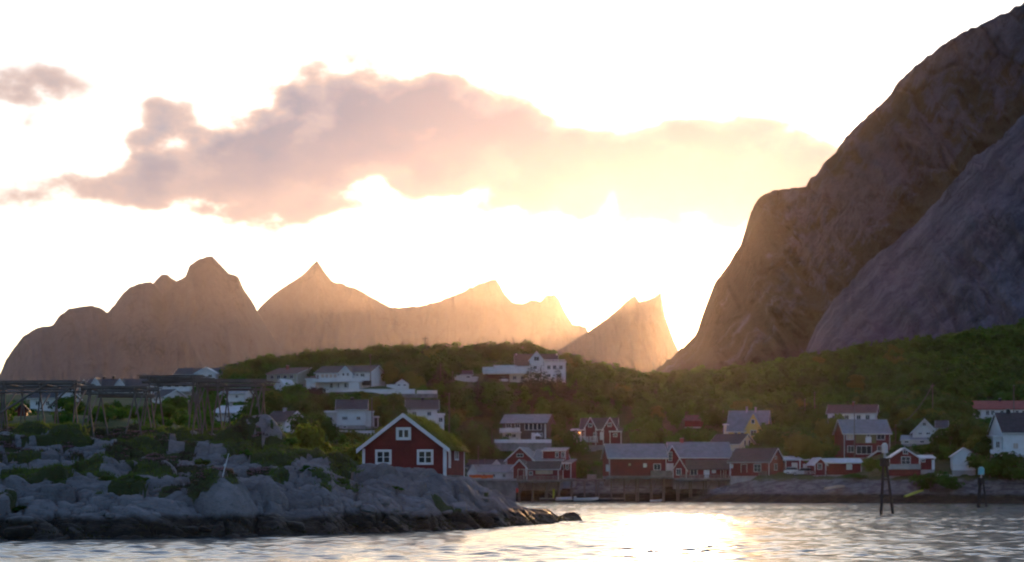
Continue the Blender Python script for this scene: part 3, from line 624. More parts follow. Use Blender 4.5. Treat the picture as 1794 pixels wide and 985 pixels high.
# --- near red cottage with turf roof
def cottage():
    D = 163; b = Bld('cottage', 'dark red cottage with white trim and grassy turf roof on the headland', D, 745, 832, -10)
    L = 7.4; b.vol(634, 781, 785, 731.5, L, ridge='y', wall='red', roof='darkwood', over=.32, trim=None, corner=False, found='stonewall', t=.10)
    k = b.k; X0, X1 = b.x(634), b.x(781); zr, ze = b.z(731.5), b.z(785); xm = (X0+X1)/2; sl = (zr-ze)/((X1-X0)/2)
    # broad white bargeboards: one board for each slope
    for sg, xe in ((-1, X0-.42), (1, X1+.42)):
        zz = lambda x: zr-sl*abs(x-xm)
        m = MB(); m.poly_extrude([(xm, -.44, zr+.36), (xm, -.44, zr+.02), (xe, -.44, zz(xe)-.12), (xe, -.44, zz(xe)+.22)], [(xm, -.36, zr+.36), (xm, -.36, zr+.02), (xe, -.36, zz(xe)-.12), (xe, -.36, zz(xe)+.22)])
        m.build('bargeboard', 'white', b.o)
    for a, c in ((X0-.02, X0+.20), (X1-.20, X1+.02)): MB().box(a, c, -.05, -.005, -.1, b.z(786)).build('corner_board', 'white', b.o)
    MB().box(X1+.005, X1+.05, -.05, .16, -.1, b.z(786)).build('corner_board', 'white', b.o)
    MB().box(X1+.005, X1+.05, L-.18, L+.03, -.1, b.z(786)).build('corner_board', 'white', b.o)
    b.win(656.5, 685.5, 787.5, 814, n=(2, 2), cas=.19); b.win(730.5, 759.5, 787.5, 814.5, n=(2, 2), cas=.19); b.win(693.5, 720, 748.5, 771, n=(2, 1), cas=.24)
    # right side: narrow white door and small white window
    for nm, y0, y1, z0, z1 in (('door', 1.0, 1.75, .55, 2.05), ('window', 3.4, 4.9, 1.2, 2.0)):
        c = .12; m = MB(); m.box(X1+.006, X1+.07, y0, y1, z1-c, z1); m.box(X1+.006, X1+.07, y0, y1, z0, z0+c); m.box(X1+.006, X1+.07, y0, y0+c, z0+c, z1-c); m.box(X1+.006, X1+.07, y1-c, y1, z0+c, z1-c)
        if nm == 'door':
            f = MB().box(X1+.006, X1+.04, y0+c, y1-c, z0+c, z1-c).build('door', 'offwhite', b.o); m.build('door_frame', 'white', f)
        else:
            m.box(X1+.006, X1+.06, (y0+y1)/2-.05, (y0+y1)/2+.05, z0+c, z1-c); f = m.build('window', 'white', b.o)
            for a, d in ((y0+c, (y0+y1)/2-.05), ((y0+y1)/2+.05, y1-c)): MB().box(X1+.006, X1+.03, a, d, z0+c, z1-c).build('pane', 'glass', f)
    # turf: thick uneven sod on both slopes, with grass
    nu, nv = 60, 60; a = np.linspace(-1, 1, nu)[:, None]; y = np.linspace(-.34, L+.3, nv)[None, :]; hw = (X1-X0)/2+.38
    XX = xm+a*hw+0*y; YY = y+0*a; edge = sstep(np.abs(a), 1.0, .93)*sstep(y, -.36, -.1)*sstep(y, L+.32, L+.05)
    ZZ = zr-sl*np.abs(a*hw)+.11+.20*edge+.10*edge*(fbm(XX*1.1, YY*1.1, 8, 4)-.3)-.10*sstep(np.abs(a), .12, 0)
    tf = link('turf', np_mesh('turf', np.stack([XX, YY, ZZ], -1).reshape(-1, 3), grid_faces(nu, nv), True), b.roof, 'turf')
    N = 5200; i = rng.integers(0, nu, N); j = rng.integers(1, nv, N); pts = np.stack([XX[i, j], YY[i, j], ZZ[i, j]], -1)
    pts[:, 0] += rng.normal(0, .04, N); pts[:, 1] += rng.normal(0, .04, N)
    g = link('turf_grass', blades('turf_grass', pts, rng.uniform(.06, .22, N)*(1+1.0*(fbm(pts[:, 0]*1.5, pts[:, 1]*1.5, 3, 3) > .58)), 4, .03, .07, .45), b.roof, 'turf'); g['kind'] = 'stuff'
cottage()

# --- houses on the slope, left to right.  px positions are read from the photograph and set at their own distance
def H1():
    b = Bld('house', 'white house with dark gable roof behind the leftmost drying rack', 330, 82, 722, -22); b.vol(50, 100, 697, 679, 6.5, roof='roofdark'); b.win(60, 68, 702, 711); b.win(80, 88, 702, 711)
    b = Bld('shed', 'small dark red shed half hidden behind the leftmost drying rack', 250, 38, 733, 10, 'shed'); b.vol(31, 46, 716, 708, 3, ridge='y', wall='darkred', roof='roofdark', trim=None)
    b = Bld('house', 'long white house with two front gables and two black chimneys', 420, 200, 712, -4); b.vol(150, 262, 677, 663, 8, roof='roofdark')
    b.vol(160, 178, 676, 663, 3, yb=690, y=-.6, ridge='y', roof='roofdark'); b.vol(203, 221, 677, 665, 3, yb=690, y=-.6, ridge='y', roof='roofdark')
    b.chimney(171, 175, 658, 666, 4, 'black'); b.chimney(188, 192, 657, 666, 4, 'black')
    b.win(165, 173, 679, 686, y=-.6); b.win(208, 216, 679, 686, y=-.6)
    for x in (155, 183, 195, 226, 238, 250): b.win(x, x+6, 682, 691)
    for x in (160, 178, 200, 222, 240): b.win(x, x+7, 697, 706)
    b = Bld('shed', 'brown wooden shed with a gable at the left end of the long white house', 418, 146, 700, 14, 'shed'); b.vol(140, 153, 676, 666, 4, ridge='y', wall='brown', roof='roofdark', trim='offwhite')
    b = Bld('house', 'pale house with long white balcony behind the drying racks', 425, 302, 694, -5); b.vol(272, 336, 674, 662, 7.5, wall='offwhite', roof='roofgrey'); b.rail(274, 334, 679, 686, -1.3, n=8, solid=True); b.box('balcony_floor', 274, 334, 686, 687.2, -1.4, 0, 'white')
    for x in (278, 292, 306, 320): b.win(x, x+8, 675.5, 679)
    b = Bld('house', 'small white house with dark roof below the long balcony house', 360, 280, 706, -28); b.vol(263, 286, 696, 682, 7, roof='roofdark'); b.win(268, 274, 698, 703)
    b = Bld('house', 'black roofed house with rounded pale front gable above the racks', 470, 345, 672, -4); b.vol(306, 388, 656.5, 644, 9, wall='offwhite', roof='roofdark'); b.vol(347, 382, 655, 645.5, 6, yb=672, y=-2.2, ridge='y', wall='white', roof='rooflight')
    b.chimney(354, 357, 641, 648, 4.5, 'black'); b.win(352, 360, 657, 663, y=-2.2); b.win(368, 376, 657, 663, y=-2.2); b.win(318, 326, 658.5, 664); b.win(332, 340, 658.5, 664)
    b = Bld('house', 'pale green house with rust red roof left of the big white house', 465, 500, 672, -24); b.vol(466, 522, 655, 643, 11.5, wall='palegreen', roof='roofrust'); b.chimney(486, 489, 639, 646, 4, 'brick')
    for x in (472, 484, 496, 508): b.win(x, x+7, 657, 664)
    b = Bld('house', 'small white gable showing between dark bushes above the racks', 430, 492, 684, -20); b.vol(482, 500, 676, 665, 5, ridge='y', roof='rooflight'); b.win(489, 493, 674, 679)
    b = Bld('shed', 'white shed with pale metal roof standing behind the tall drying rack', 300, 395, 738, -20, 'shed'); b.vol(372, 411, 724, 711, 6.5, roof='rooflight', wall='white'); b.chimney(386, 389, 705, 712, 3, 'concrete'); b.win(378, 384, 727, 733); b.win(396, 402, 727, 733)
    b = Bld('house', 'white house glimpsed through the poles of the tall drying rack', 375, 408, 704, -8); b.vol(388, 428, 690, 680, 6, roof='roofgrey'); b.win(394, 399, 692, 698); b.win(412, 418, 692, 698)
    b = Bld('house', 'low white house with dark roof and white gable just right of racks', 300, 485, 757, -26); b.vol(464, 500, 738, 721, 5.6, roof='roofdark'); b.chimney(479, 482.5, 714, 724, 2.8, 'concrete'); b.win(470, 477, 741, 748); b.win(486, 493, 741, 748)
H1()
def H2():
    b = Bld('house', 'big two-storey white house with central gable and right gable end', 455, 605, 690, -17); b.vol(552, 649, 653, 640, 9.5, roof='roofdark')
    b.vol(596, 620, 655, 643, 4.5, yb=690, y=-.8, ridge='y', roof='roofdark')
    for x in (561, 568.5, 576, 583.5): b.win(x, x+6.5, 655, 662, glass='tanpane', n=(1, 1))  # orange tint of these lit windows is put into the pane colour
    b.win(601.5, 606.5, 653.5, 659.5, y=-.8, n=(1, 1)); b.win(609.5, 614.5, 653.5, 659.5, y=-.8, n=(1, 1)); b.win(624, 629, 655, 660); b.win(632, 640, 655, 661); b.win(541+12, 558, 656, 661, n=(1, 1))
    b.rail(552, 640, 664, 669, -2.0, n=9, solid=True); b.box('balcony_floor', 552, 640, 669, 670.2, -2.1, -.01, 'white')
    for x in (577, 591, 605, 611): b.win(x, x+6, 671, 680, y=0.0 if x < 596 else -.8)
    b.box('garage_block', 617, 636, 671, 690, -2.2, -.02, 'white'); b.box('carport_wall', 637.5, 652, 668, 676, -.9, -.05, 'brown')
    # stair wing
    b.vol(538, 556, 664, 657, 5, yb=690, y=-1.2, ridge='lean', roof='roofrust', trim='white')
    b = Bld('terrace_wall', 'long white terrace wall running right from the big white house', 446, 663, 690, 0, 'wall')
    b.box('wall', 600, 727, 682.5, 690, 0, .4, 'white'); b.box('coping', 599.5, 727.5, 681.6, 682.4, -.06, .46, 'offwhite'); b.box('wall', 730, 766, 684, 690, .1, .5, 'offwhite'); b.box('footing', 600, 766, 690.1, 697, .05, 2.5, 'stonewall')
    b = Bld('pavilion', 'small white pavilion with dark peaked roof on the white terrace', 452, 697, 682, 0, 'pavilion')
    b.vol(693, 715, 671.5, 664, 3, ridge='y', roof='roofbrown', trim=None, found=None); b.win(696, 702, 673, 676.5, n=(1, 1)); b.win(706, 712, 673, 676.5, n=(1, 1)); b.box('parapet', 677, 692.8, 674.5, 682, 0, 2.0, 'white'); b.box('parapet_cap', 676.5, 692.8, 673.6, 674.4, -.1, 2.1, 'white')
    b = Bld('house', 'white house with dark roof and wings on both sides behind the red cottage', 385, 615, 747, 3); b.vol(591, 641, 717.5, 700, 8, roof='roofdark'); b.vol(568, 590.6, 722.5, 719.5, 5, y=.8, ridge='lean', roof='rooflight', wall='offwhite'); b.vol(641.4, 653.5, 722, 719, 6, y=.6, ridge='lean', roof='roofgrey')
    b.chimney(613.5, 618.5, 695.5, 703, 4, 'black'); b.win(599, 609.5, 729.5, 736.5, n=(3, 1)); b.win(624, 632, 729.5, 736.5); b.win(572, 583, 730, 738, y=.8, n=(2, 1)); b.box('basement_band', 591.2, 640.8, 745, 752, -.05, -.01, 'concrete'); b.win(600, 608, 746, 750.5, y=-.05, n=(1, 1))
    b.vol(654, 662.5, 731, 729, 3.4, y=1.4, ridge='lean', roof='rooflight', wall='brown')
    b = Bld('fence', 'low white board fence in front of the white winged house', 378, 612, 760, 0, 'fence'); b.rail(570, 656, 754.5, 759.5, 0, n=14, solid=True)
    b = Bld('house', 'white house with dark roof rising behind the cottage turf roof', 392, 742, 752, 2); b.vol(713, 766, 717, 700, 7.5, roof='roofdark'); b.vol(766.4, 778, 727, 724, 5, y=.5, ridge='lean', roof='rooflight'); b.chimney(738, 742, 695.5, 703, 3.7, 'black')
    b.win(722, 730, 721, 729); b.win(748, 756, 721, 729); b.win(768, 776, 731, 740, y=.5)
    b = Bld('shed', 'small white shed with red roof left of the hilltop house', 508, 811, 668.5, 4, 'shed'); b.vol(797, 826, 656, 649.5, 4, roof='roofrust'); b.win(817, 824, 658.5, 662.5, n=(1, 1)); b.vol(827, 837, 662, 660, 3, y=.4, ridge='lean', roof='rooflight')
    # hilltop house with carport
    b = Bld('house', 'large white hilltop house with central gable, flat terraces and open carport', 518, 920, 671, 0)
    b.vol(903, 976, 641, 619, 10, roof='roofbrown', trim='white', over=.3); b.vol(928, 952, 631, 617, 4.5, yb=671, y=-.9, ridge='y', roof='roofbrown'); b.win(935, 945, 625, 633, y=-.9)
    b.vol(953, 991, 635, 633.5, 8, y=-.6, ridge='lean', roof='rooflight', trim='offwhite', corner=False); b.rail(954, 990, 630.5, 634.5, -.8, n=6)
    b.vol(866, 903, 641.5, 640, 8, yb=652, y=-.2, ridge='lean', roof='rooflight'); b.box('terrace_slab', 846, 927, 651, 656, -3.4, -.25, 'white'); b.rail(846, 866, 644.5, 651, -3.3, n=4, solid=True); b.rail(866, 926, 645.5, 651, -3.3, n=8, solid=True)
    b.box('carport_back', 852, 892, 656.2, 671, 2.4, 2.6, 'brown'); b.box('lower_wall', 893, 927, 656.2, 671, -1.0, -.3, 'offwhite'); b.box('carport_side', 851, 853, 656.2, 671, -2.6, 2.3, 'brown')
    for x in (853.5, 869, 889): b.box('carport_post', x, x+1.3, 656.2, 671, -3.2, -3.0, 'brown')
    for x, y0, y1, d in ((907, 644, 650, -.2), (915, 644, 650, -.2), (958, 640, 648, -.6), (968, 640, 648, -.6), (979, 640, 648, -.6), (958, 655, 662, -.6), (976, 655, 662, -.6), (934, 641, 648, -.9), (941, 655, 662, -.9)): b.win(x, x+7, y0, y1, y=d)
    b.win(898, 905, 659, 666, y=-1.0); b.win(912, 920, 659, 666, y=-1.0)
    for x in (903.5, 975): b.box('end_chimney', x, x+2.2, 617.5, 640, 4.4, 5.2, 'white', b.roof)
    # brown house
    b = Bld('house', 'dark brown house with white balcony and row of white-framed windows', 462, 920, 776, -13); b.vol(880, 956, 741, 726, 8.5, roof='roofgrey', wall='brown', trim='brown', over=.5)
    for x in (919, 926.5, 934, 941.5): b.win(x, x+7.2, 742, 754, n=(1, 1))
    b.rail(879, 914, 750.5, 757, -1.9, n=5, solid=True); b.box('balcony_floor', 879, 914, 757, 758.3, -2.0, -.01, 'white'); b.win(886, 896, 742.5, 750, n=(2, 1)); b.win(902, 911, 742.5, 750, n=(2, 1))
    b.box('lower_wall', 881, 912, 758.4, 771, -.35, -.02, 'offwhite'); b.win(885, 893, 760, 767, y=-.35); b.win(897, 905, 760, 767, y=-.35); b.door(931, 938, 758.5, 771); b.win(945, 951, 759, 766); b.box('corner_post', 954, 956.5, 741, 771, -.12, -.01, 'offwhite')
    b = Bld('terrace_wall', 'white terrace wall below the dark brown house', 453, 918, 782, 0, 'wall'); b.box('wall', 866, 966, 770, 776, 0, .3, 'white'); b.box('footing', 868, 966, 776.1, 790, .05, 4, 'stonewall')
    # parasol-like white folded tent on that terrace
    b = Bld('garden_tent', 'small white pointed garden tent on the terrace below the brown house', 456, 941, 772, 0, 'tent')
    a, c, z0, z1, z2 = b.x(934), b.x(949), b.z(770), b.z(764), b.z(757.5)
    m = MB(); m.v = [(a, .4, z1), (c, .4, z1), (c, 2.1, z1), (a, 2.1, z1), ((a+c)/2, 1.25, z2)]; m.f = [(0, 1, 4), (1, 2, 4), (2, 3, 4), (3, 0, 4), (3, 2, 1, 0)]; m.build('canopy', 'white', b.o)
    for xx in (a+.05, c-.05):
        for yy in (.45, 2.05): pole('post', (xx, yy, z0-.6), (xx, yy, z1), .04, 'metal', b.o)
    # red gabled house with lit lamp
    b = Bld('house', 'red house with two pointed front gables, veranda and lit lamp', 466, 1048, 780, -6); b.vol(1018, 1079, 752, 732.5, 8.5, roof='roofbrown', wall='darkred', trim='offwhite'); b.vol(1025, 1044.5, 750, 732, 4.5, yb=780, y=-.7, ridge='y', wall='darkred', roof='roofbrown', trim='white'); b.vol(1057, 1081, 752, 732, 5, yb=780, y=-1.0, ridge='y', wall='darkred', roof='roofbrown', trim='white')
    b.vol(1069, 1089, 757, 750.5, 5, y=-2.0, ridge='lean', wall='darkred', roof='roofbrown', trim='offwhite'); b.vol(1001, 1017.5, 754, 751.5, 4, y=.3, ridge='lean', wall='darkred', roof='rooflight', trim='white')
    b.win(1031, 1038, 742, 749, y=-.7, frame='white'); b.win(1065, 1072, 741, 748, y=-1.0); b.win(1022, 1030, 758, 765); b.win(1040, 1046, 758, 765, y=-.7); b.door(1051, 1057, 757, 771); b.win(1075, 1082, 760, 766, y=-2.0); b.win(1004, 1012, 757, 764, y=.3)
    b.rail(1006, 1048, 765.5, 774, -2.4, n=7, m='offwhite'); b.box('veranda_floor', 1006, 1048, 774.1, 776, -2.5, -.05, 'wharfwood')
    l = MB(); l.tube((b.x(1015.5), -.35, b.z(759.5)), (b.x(1015.5), -.35, b.z(757)), .16, .16, 8); lo = l.build('lamp', 'lamplight', b.o); MB().box(b.x(1015.5)-.2, b.x(1015.5)+.2, -.55, .3, b.z(756.9), b.z(756.4)).build('lamp_bracket', 'black', lo)
    b = Bld('shed', 'small white shed with red roof left of the long red warehouse', 466, 1041, 808, 5, 'shed'); b.vol(1022, 1060, 794, 785.5, 4.5, roof='roofrust', wall='offwhite', trim=None); b.win(1036, 1043, 796, 801, n=(1, 1)); b.door(1049, 1054, 796, 808)
H2()
BLD += [(600, 766, 682, 690, 446, 1), (570, 656, 754, 760, 378, 1), (866, 966, 769, 776, 453, 1), (846, 930, 641, 671, 514, 4), (1346, 1380, 786, 834, 412, 6), (676, 717, 664, 682, 451, 3)]
# --- waterfront buildings
def H3():
    b = Bld('boathouse', 'dark blue-grey roofed boathouse behind the white shed by the quay', 445, 845, 838, 0, 'boathouse'); b.vol(811, 882, 818, 806, 7, roof='roofdark', wall='offwhite'); b.vol(860, 880, 818, 806.5, 3, yb=838, y=-.4, ridge='y', roof='roofdark')
    b = Bld('boathouse', 'long low white boathouse with grey roof beside the quay steps', 432, 862, 842, 6, 'boathouse'); b.vol(832, 900, 827, 815, 5.5, roof='roofgrey', wall='white'); b.vol(819, 836, 829, 815, 5, y=-.5, ridge='y', roof='roofgrey', wall='white'); b.win(845, 851, 830, 837); b.win(862, 868, 830, 837); b.win(880, 886, 830, 837)
    b = Bld('boathouse', 'red boathouse with big white-edged gable and dormer by the quay', 440, 925, 838, -12, 'boathouse'); b.vol(887, 935, 806, 784, 9, ridge='y', wall='red', roof='roofgrey', over=.4)
    b.vol(935.3, 984, 806, 788, 8.4, y=.3, ridge='x', wall='red', roof='roofgrey'); b.vol(949, 990, 790, 785, 3.8, yb=806, y=.5, ridge='lean', wall='red', roof='roofgrey', trim='offwhite'); b.win(972, 978, 792, 802, y=.5); b.win(982, 988, 792, 802, y=.5); b.win(974, 981, 809, 820, y=.3); b.vol(984.4, 999, 812, 805, 6, y=.8, ridge='lean', wall='red', roof='roofgrey'); b.win(989, 995, 813, 823, y=.8)
    b.win(905, 917, 795, 801)
    b = Bld('boathouse', 'low red boathouse with pink-white gable and plain sign on quay', 428, 935, 841, -8, 'boathouse'); b.vol(898, 922, 819, 806, 8, ridge='y', wall='red', roof='roofbrown'); b.vol(922.3, 978, 822, 809, 6.5, y=.4, ridge='x', wall='red', roof='roofbrown'); b.door(907, 918, 822, 840, m='darkred', frame='offwhite'); b.box('sign', 938, 968, 824.5, 831, .28, .36, 'tan'); b.win(926, 933, 826, 833, y=.4)
    # long red warehouse
    b = Bld('warehouse', 'long red warehouse with pale grey roof and few small white windows', 425, 1118, 834, 6, 'warehouse'); b.vol(1067, 1168, 802, 778, 9, roof='roofgrey', wall='red', trim='offwhite'); b.win(1127, 1133, 812, 819, n=(1, 1), frame='white', glass='offwhite'); b.win(1145, 1158, 812.5, 824); b.win(1101, 1105, 812, 816, n=(1, 1), frame='tan', glass='tan'); b.box('loading_step', 1140, 1178, 825, 834, -1.6, -.05, 'wharfwood')
    b.box('end_door', 1062, 1067, 814, 826, .4, .6, 'offwhite')
    b = Bld('warehouse', 'tall red warehouse with steep white-edged gable and pale grey roof', 430, 1222, 834, 3, 'warehouse'); b.vol(1176, 1281, 801, 775, 10, roof='roofgrey', wall='red', trim='offwhite'); b.vol(1161, 1190, 806, 782, 10, y=-1.4, ridge='y', wall='red', roof='roofgrey', over=.3); b.win(1169, 1176, 792, 808, y=-1.4, n=(2, 3), frame='offwhite'); b.door(1166, 1178, 812, 825, y=-1.4)
    b.chimney(1197, 1203, 767.5, 779, 5, 'brick')
    b = Bld('fishing_cabin', 'red cabin with brown roof and railed porch in front of tall warehouse', 420, 1230, 838, -5, 'cabin'); b.vol(1179, 1203, 823, 804, 7, ridge='y', wall='red', roof='roofbrown', over=.3, trim='offwhite'); b.vol(1203.4, 1279, 822, 806, 6.5, y=.5, ridge='x', wall='red', roof='roofbrown', trim=None); b.win(1185, 1194, 821, 833); b.win(1209, 1222, 821, 833, y=.5, frame='offwhite'); b.door(1233, 1243, 821.5, 838, y=.5); b.win(1247, 1254, 822, 829, y=.5, n=(1, 1), glass='offwhite'); b.door(1262, 1268, 823, 838, y=.5, m='darkred', frame='offwhite'); b.door(1271, 1278, 823, 838, y=.5, m='darkred', frame='offwhite'); b.rail(1192, 1292, 832, 838, -1.2, n=12, m='wharfwood')
    b = Bld('fishing_cabin', 'red cabin with dark roof, turned gable and white corner boards', 412, 1325, 834, -33, 'cabin'); b.vol(1282, 1346, 808, 786, 6.4, roof='roofdark', wall='red', over=.4); b.win(1281.5, 1287, 813, 820, n=(1, 1), glass='offwhite'); b.door(1300, 1310, 813, 828, m='darkred', frame='offwhite'); b.win(1321, 1333, 813, 827, n=(2, 2))
    X = b.x(1346); 
    for nm, y0, y1, z0, z1 in (('window', 2.2, 3.6, 1.1, 2.5), ('window', 2.6, 3.4, 3.3, 4.0)):
        m = MB(); c = .12; m.box(X+.006, X+.07, y0, y1, z1-c, z1); m.box(X+.006, X+.07, y0, y1, z0, z0+c); m.box(X+.006, X+.07, y0, y0+c, z0+c, z1-c); m.box(X+.006, X+.07, y1-c, y1, z0+c, z1-c); f = m.build(nm, 'white', b.o); MB().box(X+.006, X+.03, y0+c, y1-c, z0+c, z1-c).build('pane', 'glass', f)
    b.rail(1334, 1346, 826, 834, -1.3, n=2, m='wharfwood')
    b = Bld('garage', 'low red garage with long white fascia between cabins', 415, 1400, 832, 0, 'garage'); b.vol(1376, 1424, 806, 800.5, 6, roof='rooflight', wall='red', over=.4); b.win(1387, 1397, 811, 823, glass='offwhite'); b.box('post', 1400, 1402, 804, 832, -.5, -.35, 'white'); b.door(1407, 1423, 813, 832, m='offwhite')
    b = Bld('boathouse', 'low red boathouse with flat pale roof and white-trimmed left gable', 408, 1468, 832, 4, 'boathouse'); b.vol(1446, 1510, 811, 804, 6, roof='rooflight', wall='red', trim='offwhite'); b.vol(1426, 1446, 813, 803, 7, y=-.4, ridge='y', wall='red', roof='rooflight', over=.35); b.win(1431, 1439, 812, 823, y=-.4); b.win(1483, 1493, 813, 823, n=(1, 1), glass='offwhite')
    b = Bld('fence', 'dark red board fence in front of the low red boathouse', 404, 1425, 833, 0, 'fence'); b.rail(1410, 1448, 825, 833, 0, m='darkred', n=6)
    # yellow house etc.
    b = Bld('house', 'yellow house with grey roof and tall pointed front gable', 455, 1312, 777, -14); b.vol(1276, 1341, 754, 719.5, 8.5, roof='roofgrey', wall='yellow', trim='offwhite'); b.vol(1308.5, 1333, 750, 727, 5, yb=771, y=-1.0, ridge='y', wall='yellow', roof='roofgrey', trim='yellow'); b.win(1317, 1323, 735, 743, y=-1.0, n=(1, 1)); b.win(1315.5, 1326, 754, 764, y=-1.0); b.win(1287, 1293, 757, 764); b.win(1298, 1304, 757, 764); b.box('basement_band', 1306, 1338, 771, 779, -1.1, -.95, 'brown'); b.chimney(1303, 1306, 712, 722, 4, 'concrete'); b.chimney(1318, 1321, 713, 722, 4, 'concrete'); b.vol(1268, 1276, 744, 742, 4, yb=777, y=1, ridge='lean', wall='cream', roof='rooflight')
    b = Bld('house', 'beige gabled house with dark brown roof below the yellow house', 440, 1285, 790, -30); b.vol(1246, 1294, 778, 760.5, 8.5, roof='roofbrown', wall='cream', trim='offwhite'); X = b.x(1294)
    for y0 in (2.6, 5.0):
        f = MB().box(X+.006, X+.06, y0, y0+1.0, 1.0, 2.4).build('window', 'white', b.o); MB().box(X+.061, X+.075, y0+.12, y0+.88, 1.12, 2.28).build('pane', 'glass', f)
    b = Bld('shed', 'small rust-roofed red shed among bushes left of the yellow house', 470, 1216, 748, -16, 'shed'); b.vol(1200, 1226, 737, 728, 5, roof='roofrust', wall='darkred', trim=None)
    b = Bld('house', 'white house with maroon roof behind the red and olive house', 455, 1497, 760, -14); b.vol(1452, 1532, 724, 709, 8.5, roof='roofrust', wall='white'); b.chimney(1491, 1494.5, 703, 713, 4, 'brick')
    for x in (1459, 1468, 1480, 1500, 1515): b.win(x, x+8, 727, 736)
    b.win(1472, 1478, 745, 752); b.win(1459, 1466, 776-28, 783-28)
    b = Bld('house', 'white annex with small window left of the red and olive house', 444, 1463, 786, 0); b.vol(1450, 1476, 767, 764, 5, ridge='lean', roof='rooflight', wall='offwhite'); b.win(1456, 1463, 772, 780)
    b = Bld('house', 'two-storey red house with olive panel and grey metal roof', 428, 1518, 802, 5); b.vol(1478, 1560, 759, 735, 8, roof='rooflight' if False else 'roofgrey', wall='darkred', trim='offwhite'); b.box('panel', 1499, 1535, 760, 777, -.06, -.008, 'olive'); b.win(1482, 1495, 760.5, 771, glass='tanpane'); b.win(1536, 1551, 760.5, 771); b.win(1484, 1496, 781, 793); b.win(1499.5, 1527.5, 781, 796, n=(3, 1)); b.win(1537, 1548, 781, 792); b.box('flag_box', 1516, 1526, 766, 776, -.35, -.07, 'white'); b.win(1518, 1524, 760, 765.5, y=-.06, n=(1, 1))
    m = MB(); m.tube((b.x(1514), -2, b.z(804)), (b.x(1535), -2, b.z(790)), .12, .12); m.tube((b.x(1514), -1, b.z(804)), (b.x(1535), -1, b.z(790)), .12, .12); m.box(b.x(1535), b.x(1545), -2.1, -.05, b.z(791.5), b.z(790)); m.build('stair', 'offwhite', b.o)
    b = Bld('house', 'white cottage with pointed front gable among trees right of centre', 425, 1622, 778, -12); b.vol(1600, 1640, 756, 735, 8, ridge='y', wall='offwhite', roof='roofdark', over=.5); b.vol(1640.4, 1657, 750, 737, 7, y=.8, ridge='x', wall='offwhite', roof='roofdark'); b.vol(1581, 1630, 772, 763, 5, y=-2.2, ridge='lean', wall='offwhite', roof='roofgrey', trim='offwhite'); b.win(1616, 1623, 740, 747); b.win(1609, 1616, 757, 762); b.win(1622, 1630, 757, 762); b.win(1586, 1594, 772.5, 777, y=-2.2); b.win(1612, 1620, 772, 777, y=-2.2)
    b = Bld('boathouse', 'red boathouse with white gable trim, white window and grey deck', 390, 1590, 823, -5, 'boathouse'); b.vol(1558, 1611, 803, 785.5, 7, ridge='y', wall='red', roof='rooflight', over=.35); b.vol(1611.4, 1637, 803, 798, 6, y=.4, ridge='lean', wall='red', roof='rooflight'); b.win(1579, 1595, 800, 814, n=(2, 2)); b.win(1582, 1591, 789, 796); b.win(1614, 1621, 804, 810, y=.4); b.box('deck_front', 1554, 1611, 813.5, 822, -1.8, -1.6, 'concrete'); b.box('deck_floor', 1554, 1611, 822.2, 823, -1.8, -.05, 'wharfwood'); b.box('deck_skirt', 1556, 1611, 823.1, 834, -1.7, -1.5, 'darkred'); b.box('corner_door', 1632, 1637, 806, 823, .3, .39, 'white')
    b = Bld('shed', 'plain white gabled shed standing on grass near right edge', 388, 1690, 824, -8, 'shed'); b.vol(1669, 1709, 799, 785.5, 5, ridge='y', wall='white', roof='rooflight', trim='offwhite'); b.box('skirt_board', 1669.5, 1708.5, 815, 816, -.05, -.01, 'offwhite')
    b = Bld('house', 'white house with dark roof and side porch cut by right edge', 392, 1790, 800, 4); b.vol(1757, 1850, 757, 723, 9, roof='roofdark', wall='white'); b.vol(1741, 1756.6, 766, 763, 5, yb=800, y=.6, ridge='lean', wall='white', roof='rooflight'); b.win(1774, 1784, 776, 787, glass='tanpane'); b.win(1800, 1810, 776, 787); b.win(1745, 1753, 773, 785, y=.6); b.rail(1731, 1757, 788, 796, -1.2, n=4, solid=True); b.chimney(1776, 1781, 716, 727, 4.5, 'black'); b.box('basement_band', 1757.5, 1849, 797, 803, -.06, -.01, 'concrete')
    b = Bld('house', 'long white house with bright red roof near the right edge', 480, 1755, 733, -3); b.vol(1695, 1850, 717, 702, 9, roof='roofred', wall='white', trim=None)
    b.chimney(1756, 1760, 697, 706, 4.5, 'black')
    for x in (1697, 1708, 1727, 1736, 1752, 1764, 1778, 1790): b.win(x, x+7, 719, 728)
H3()

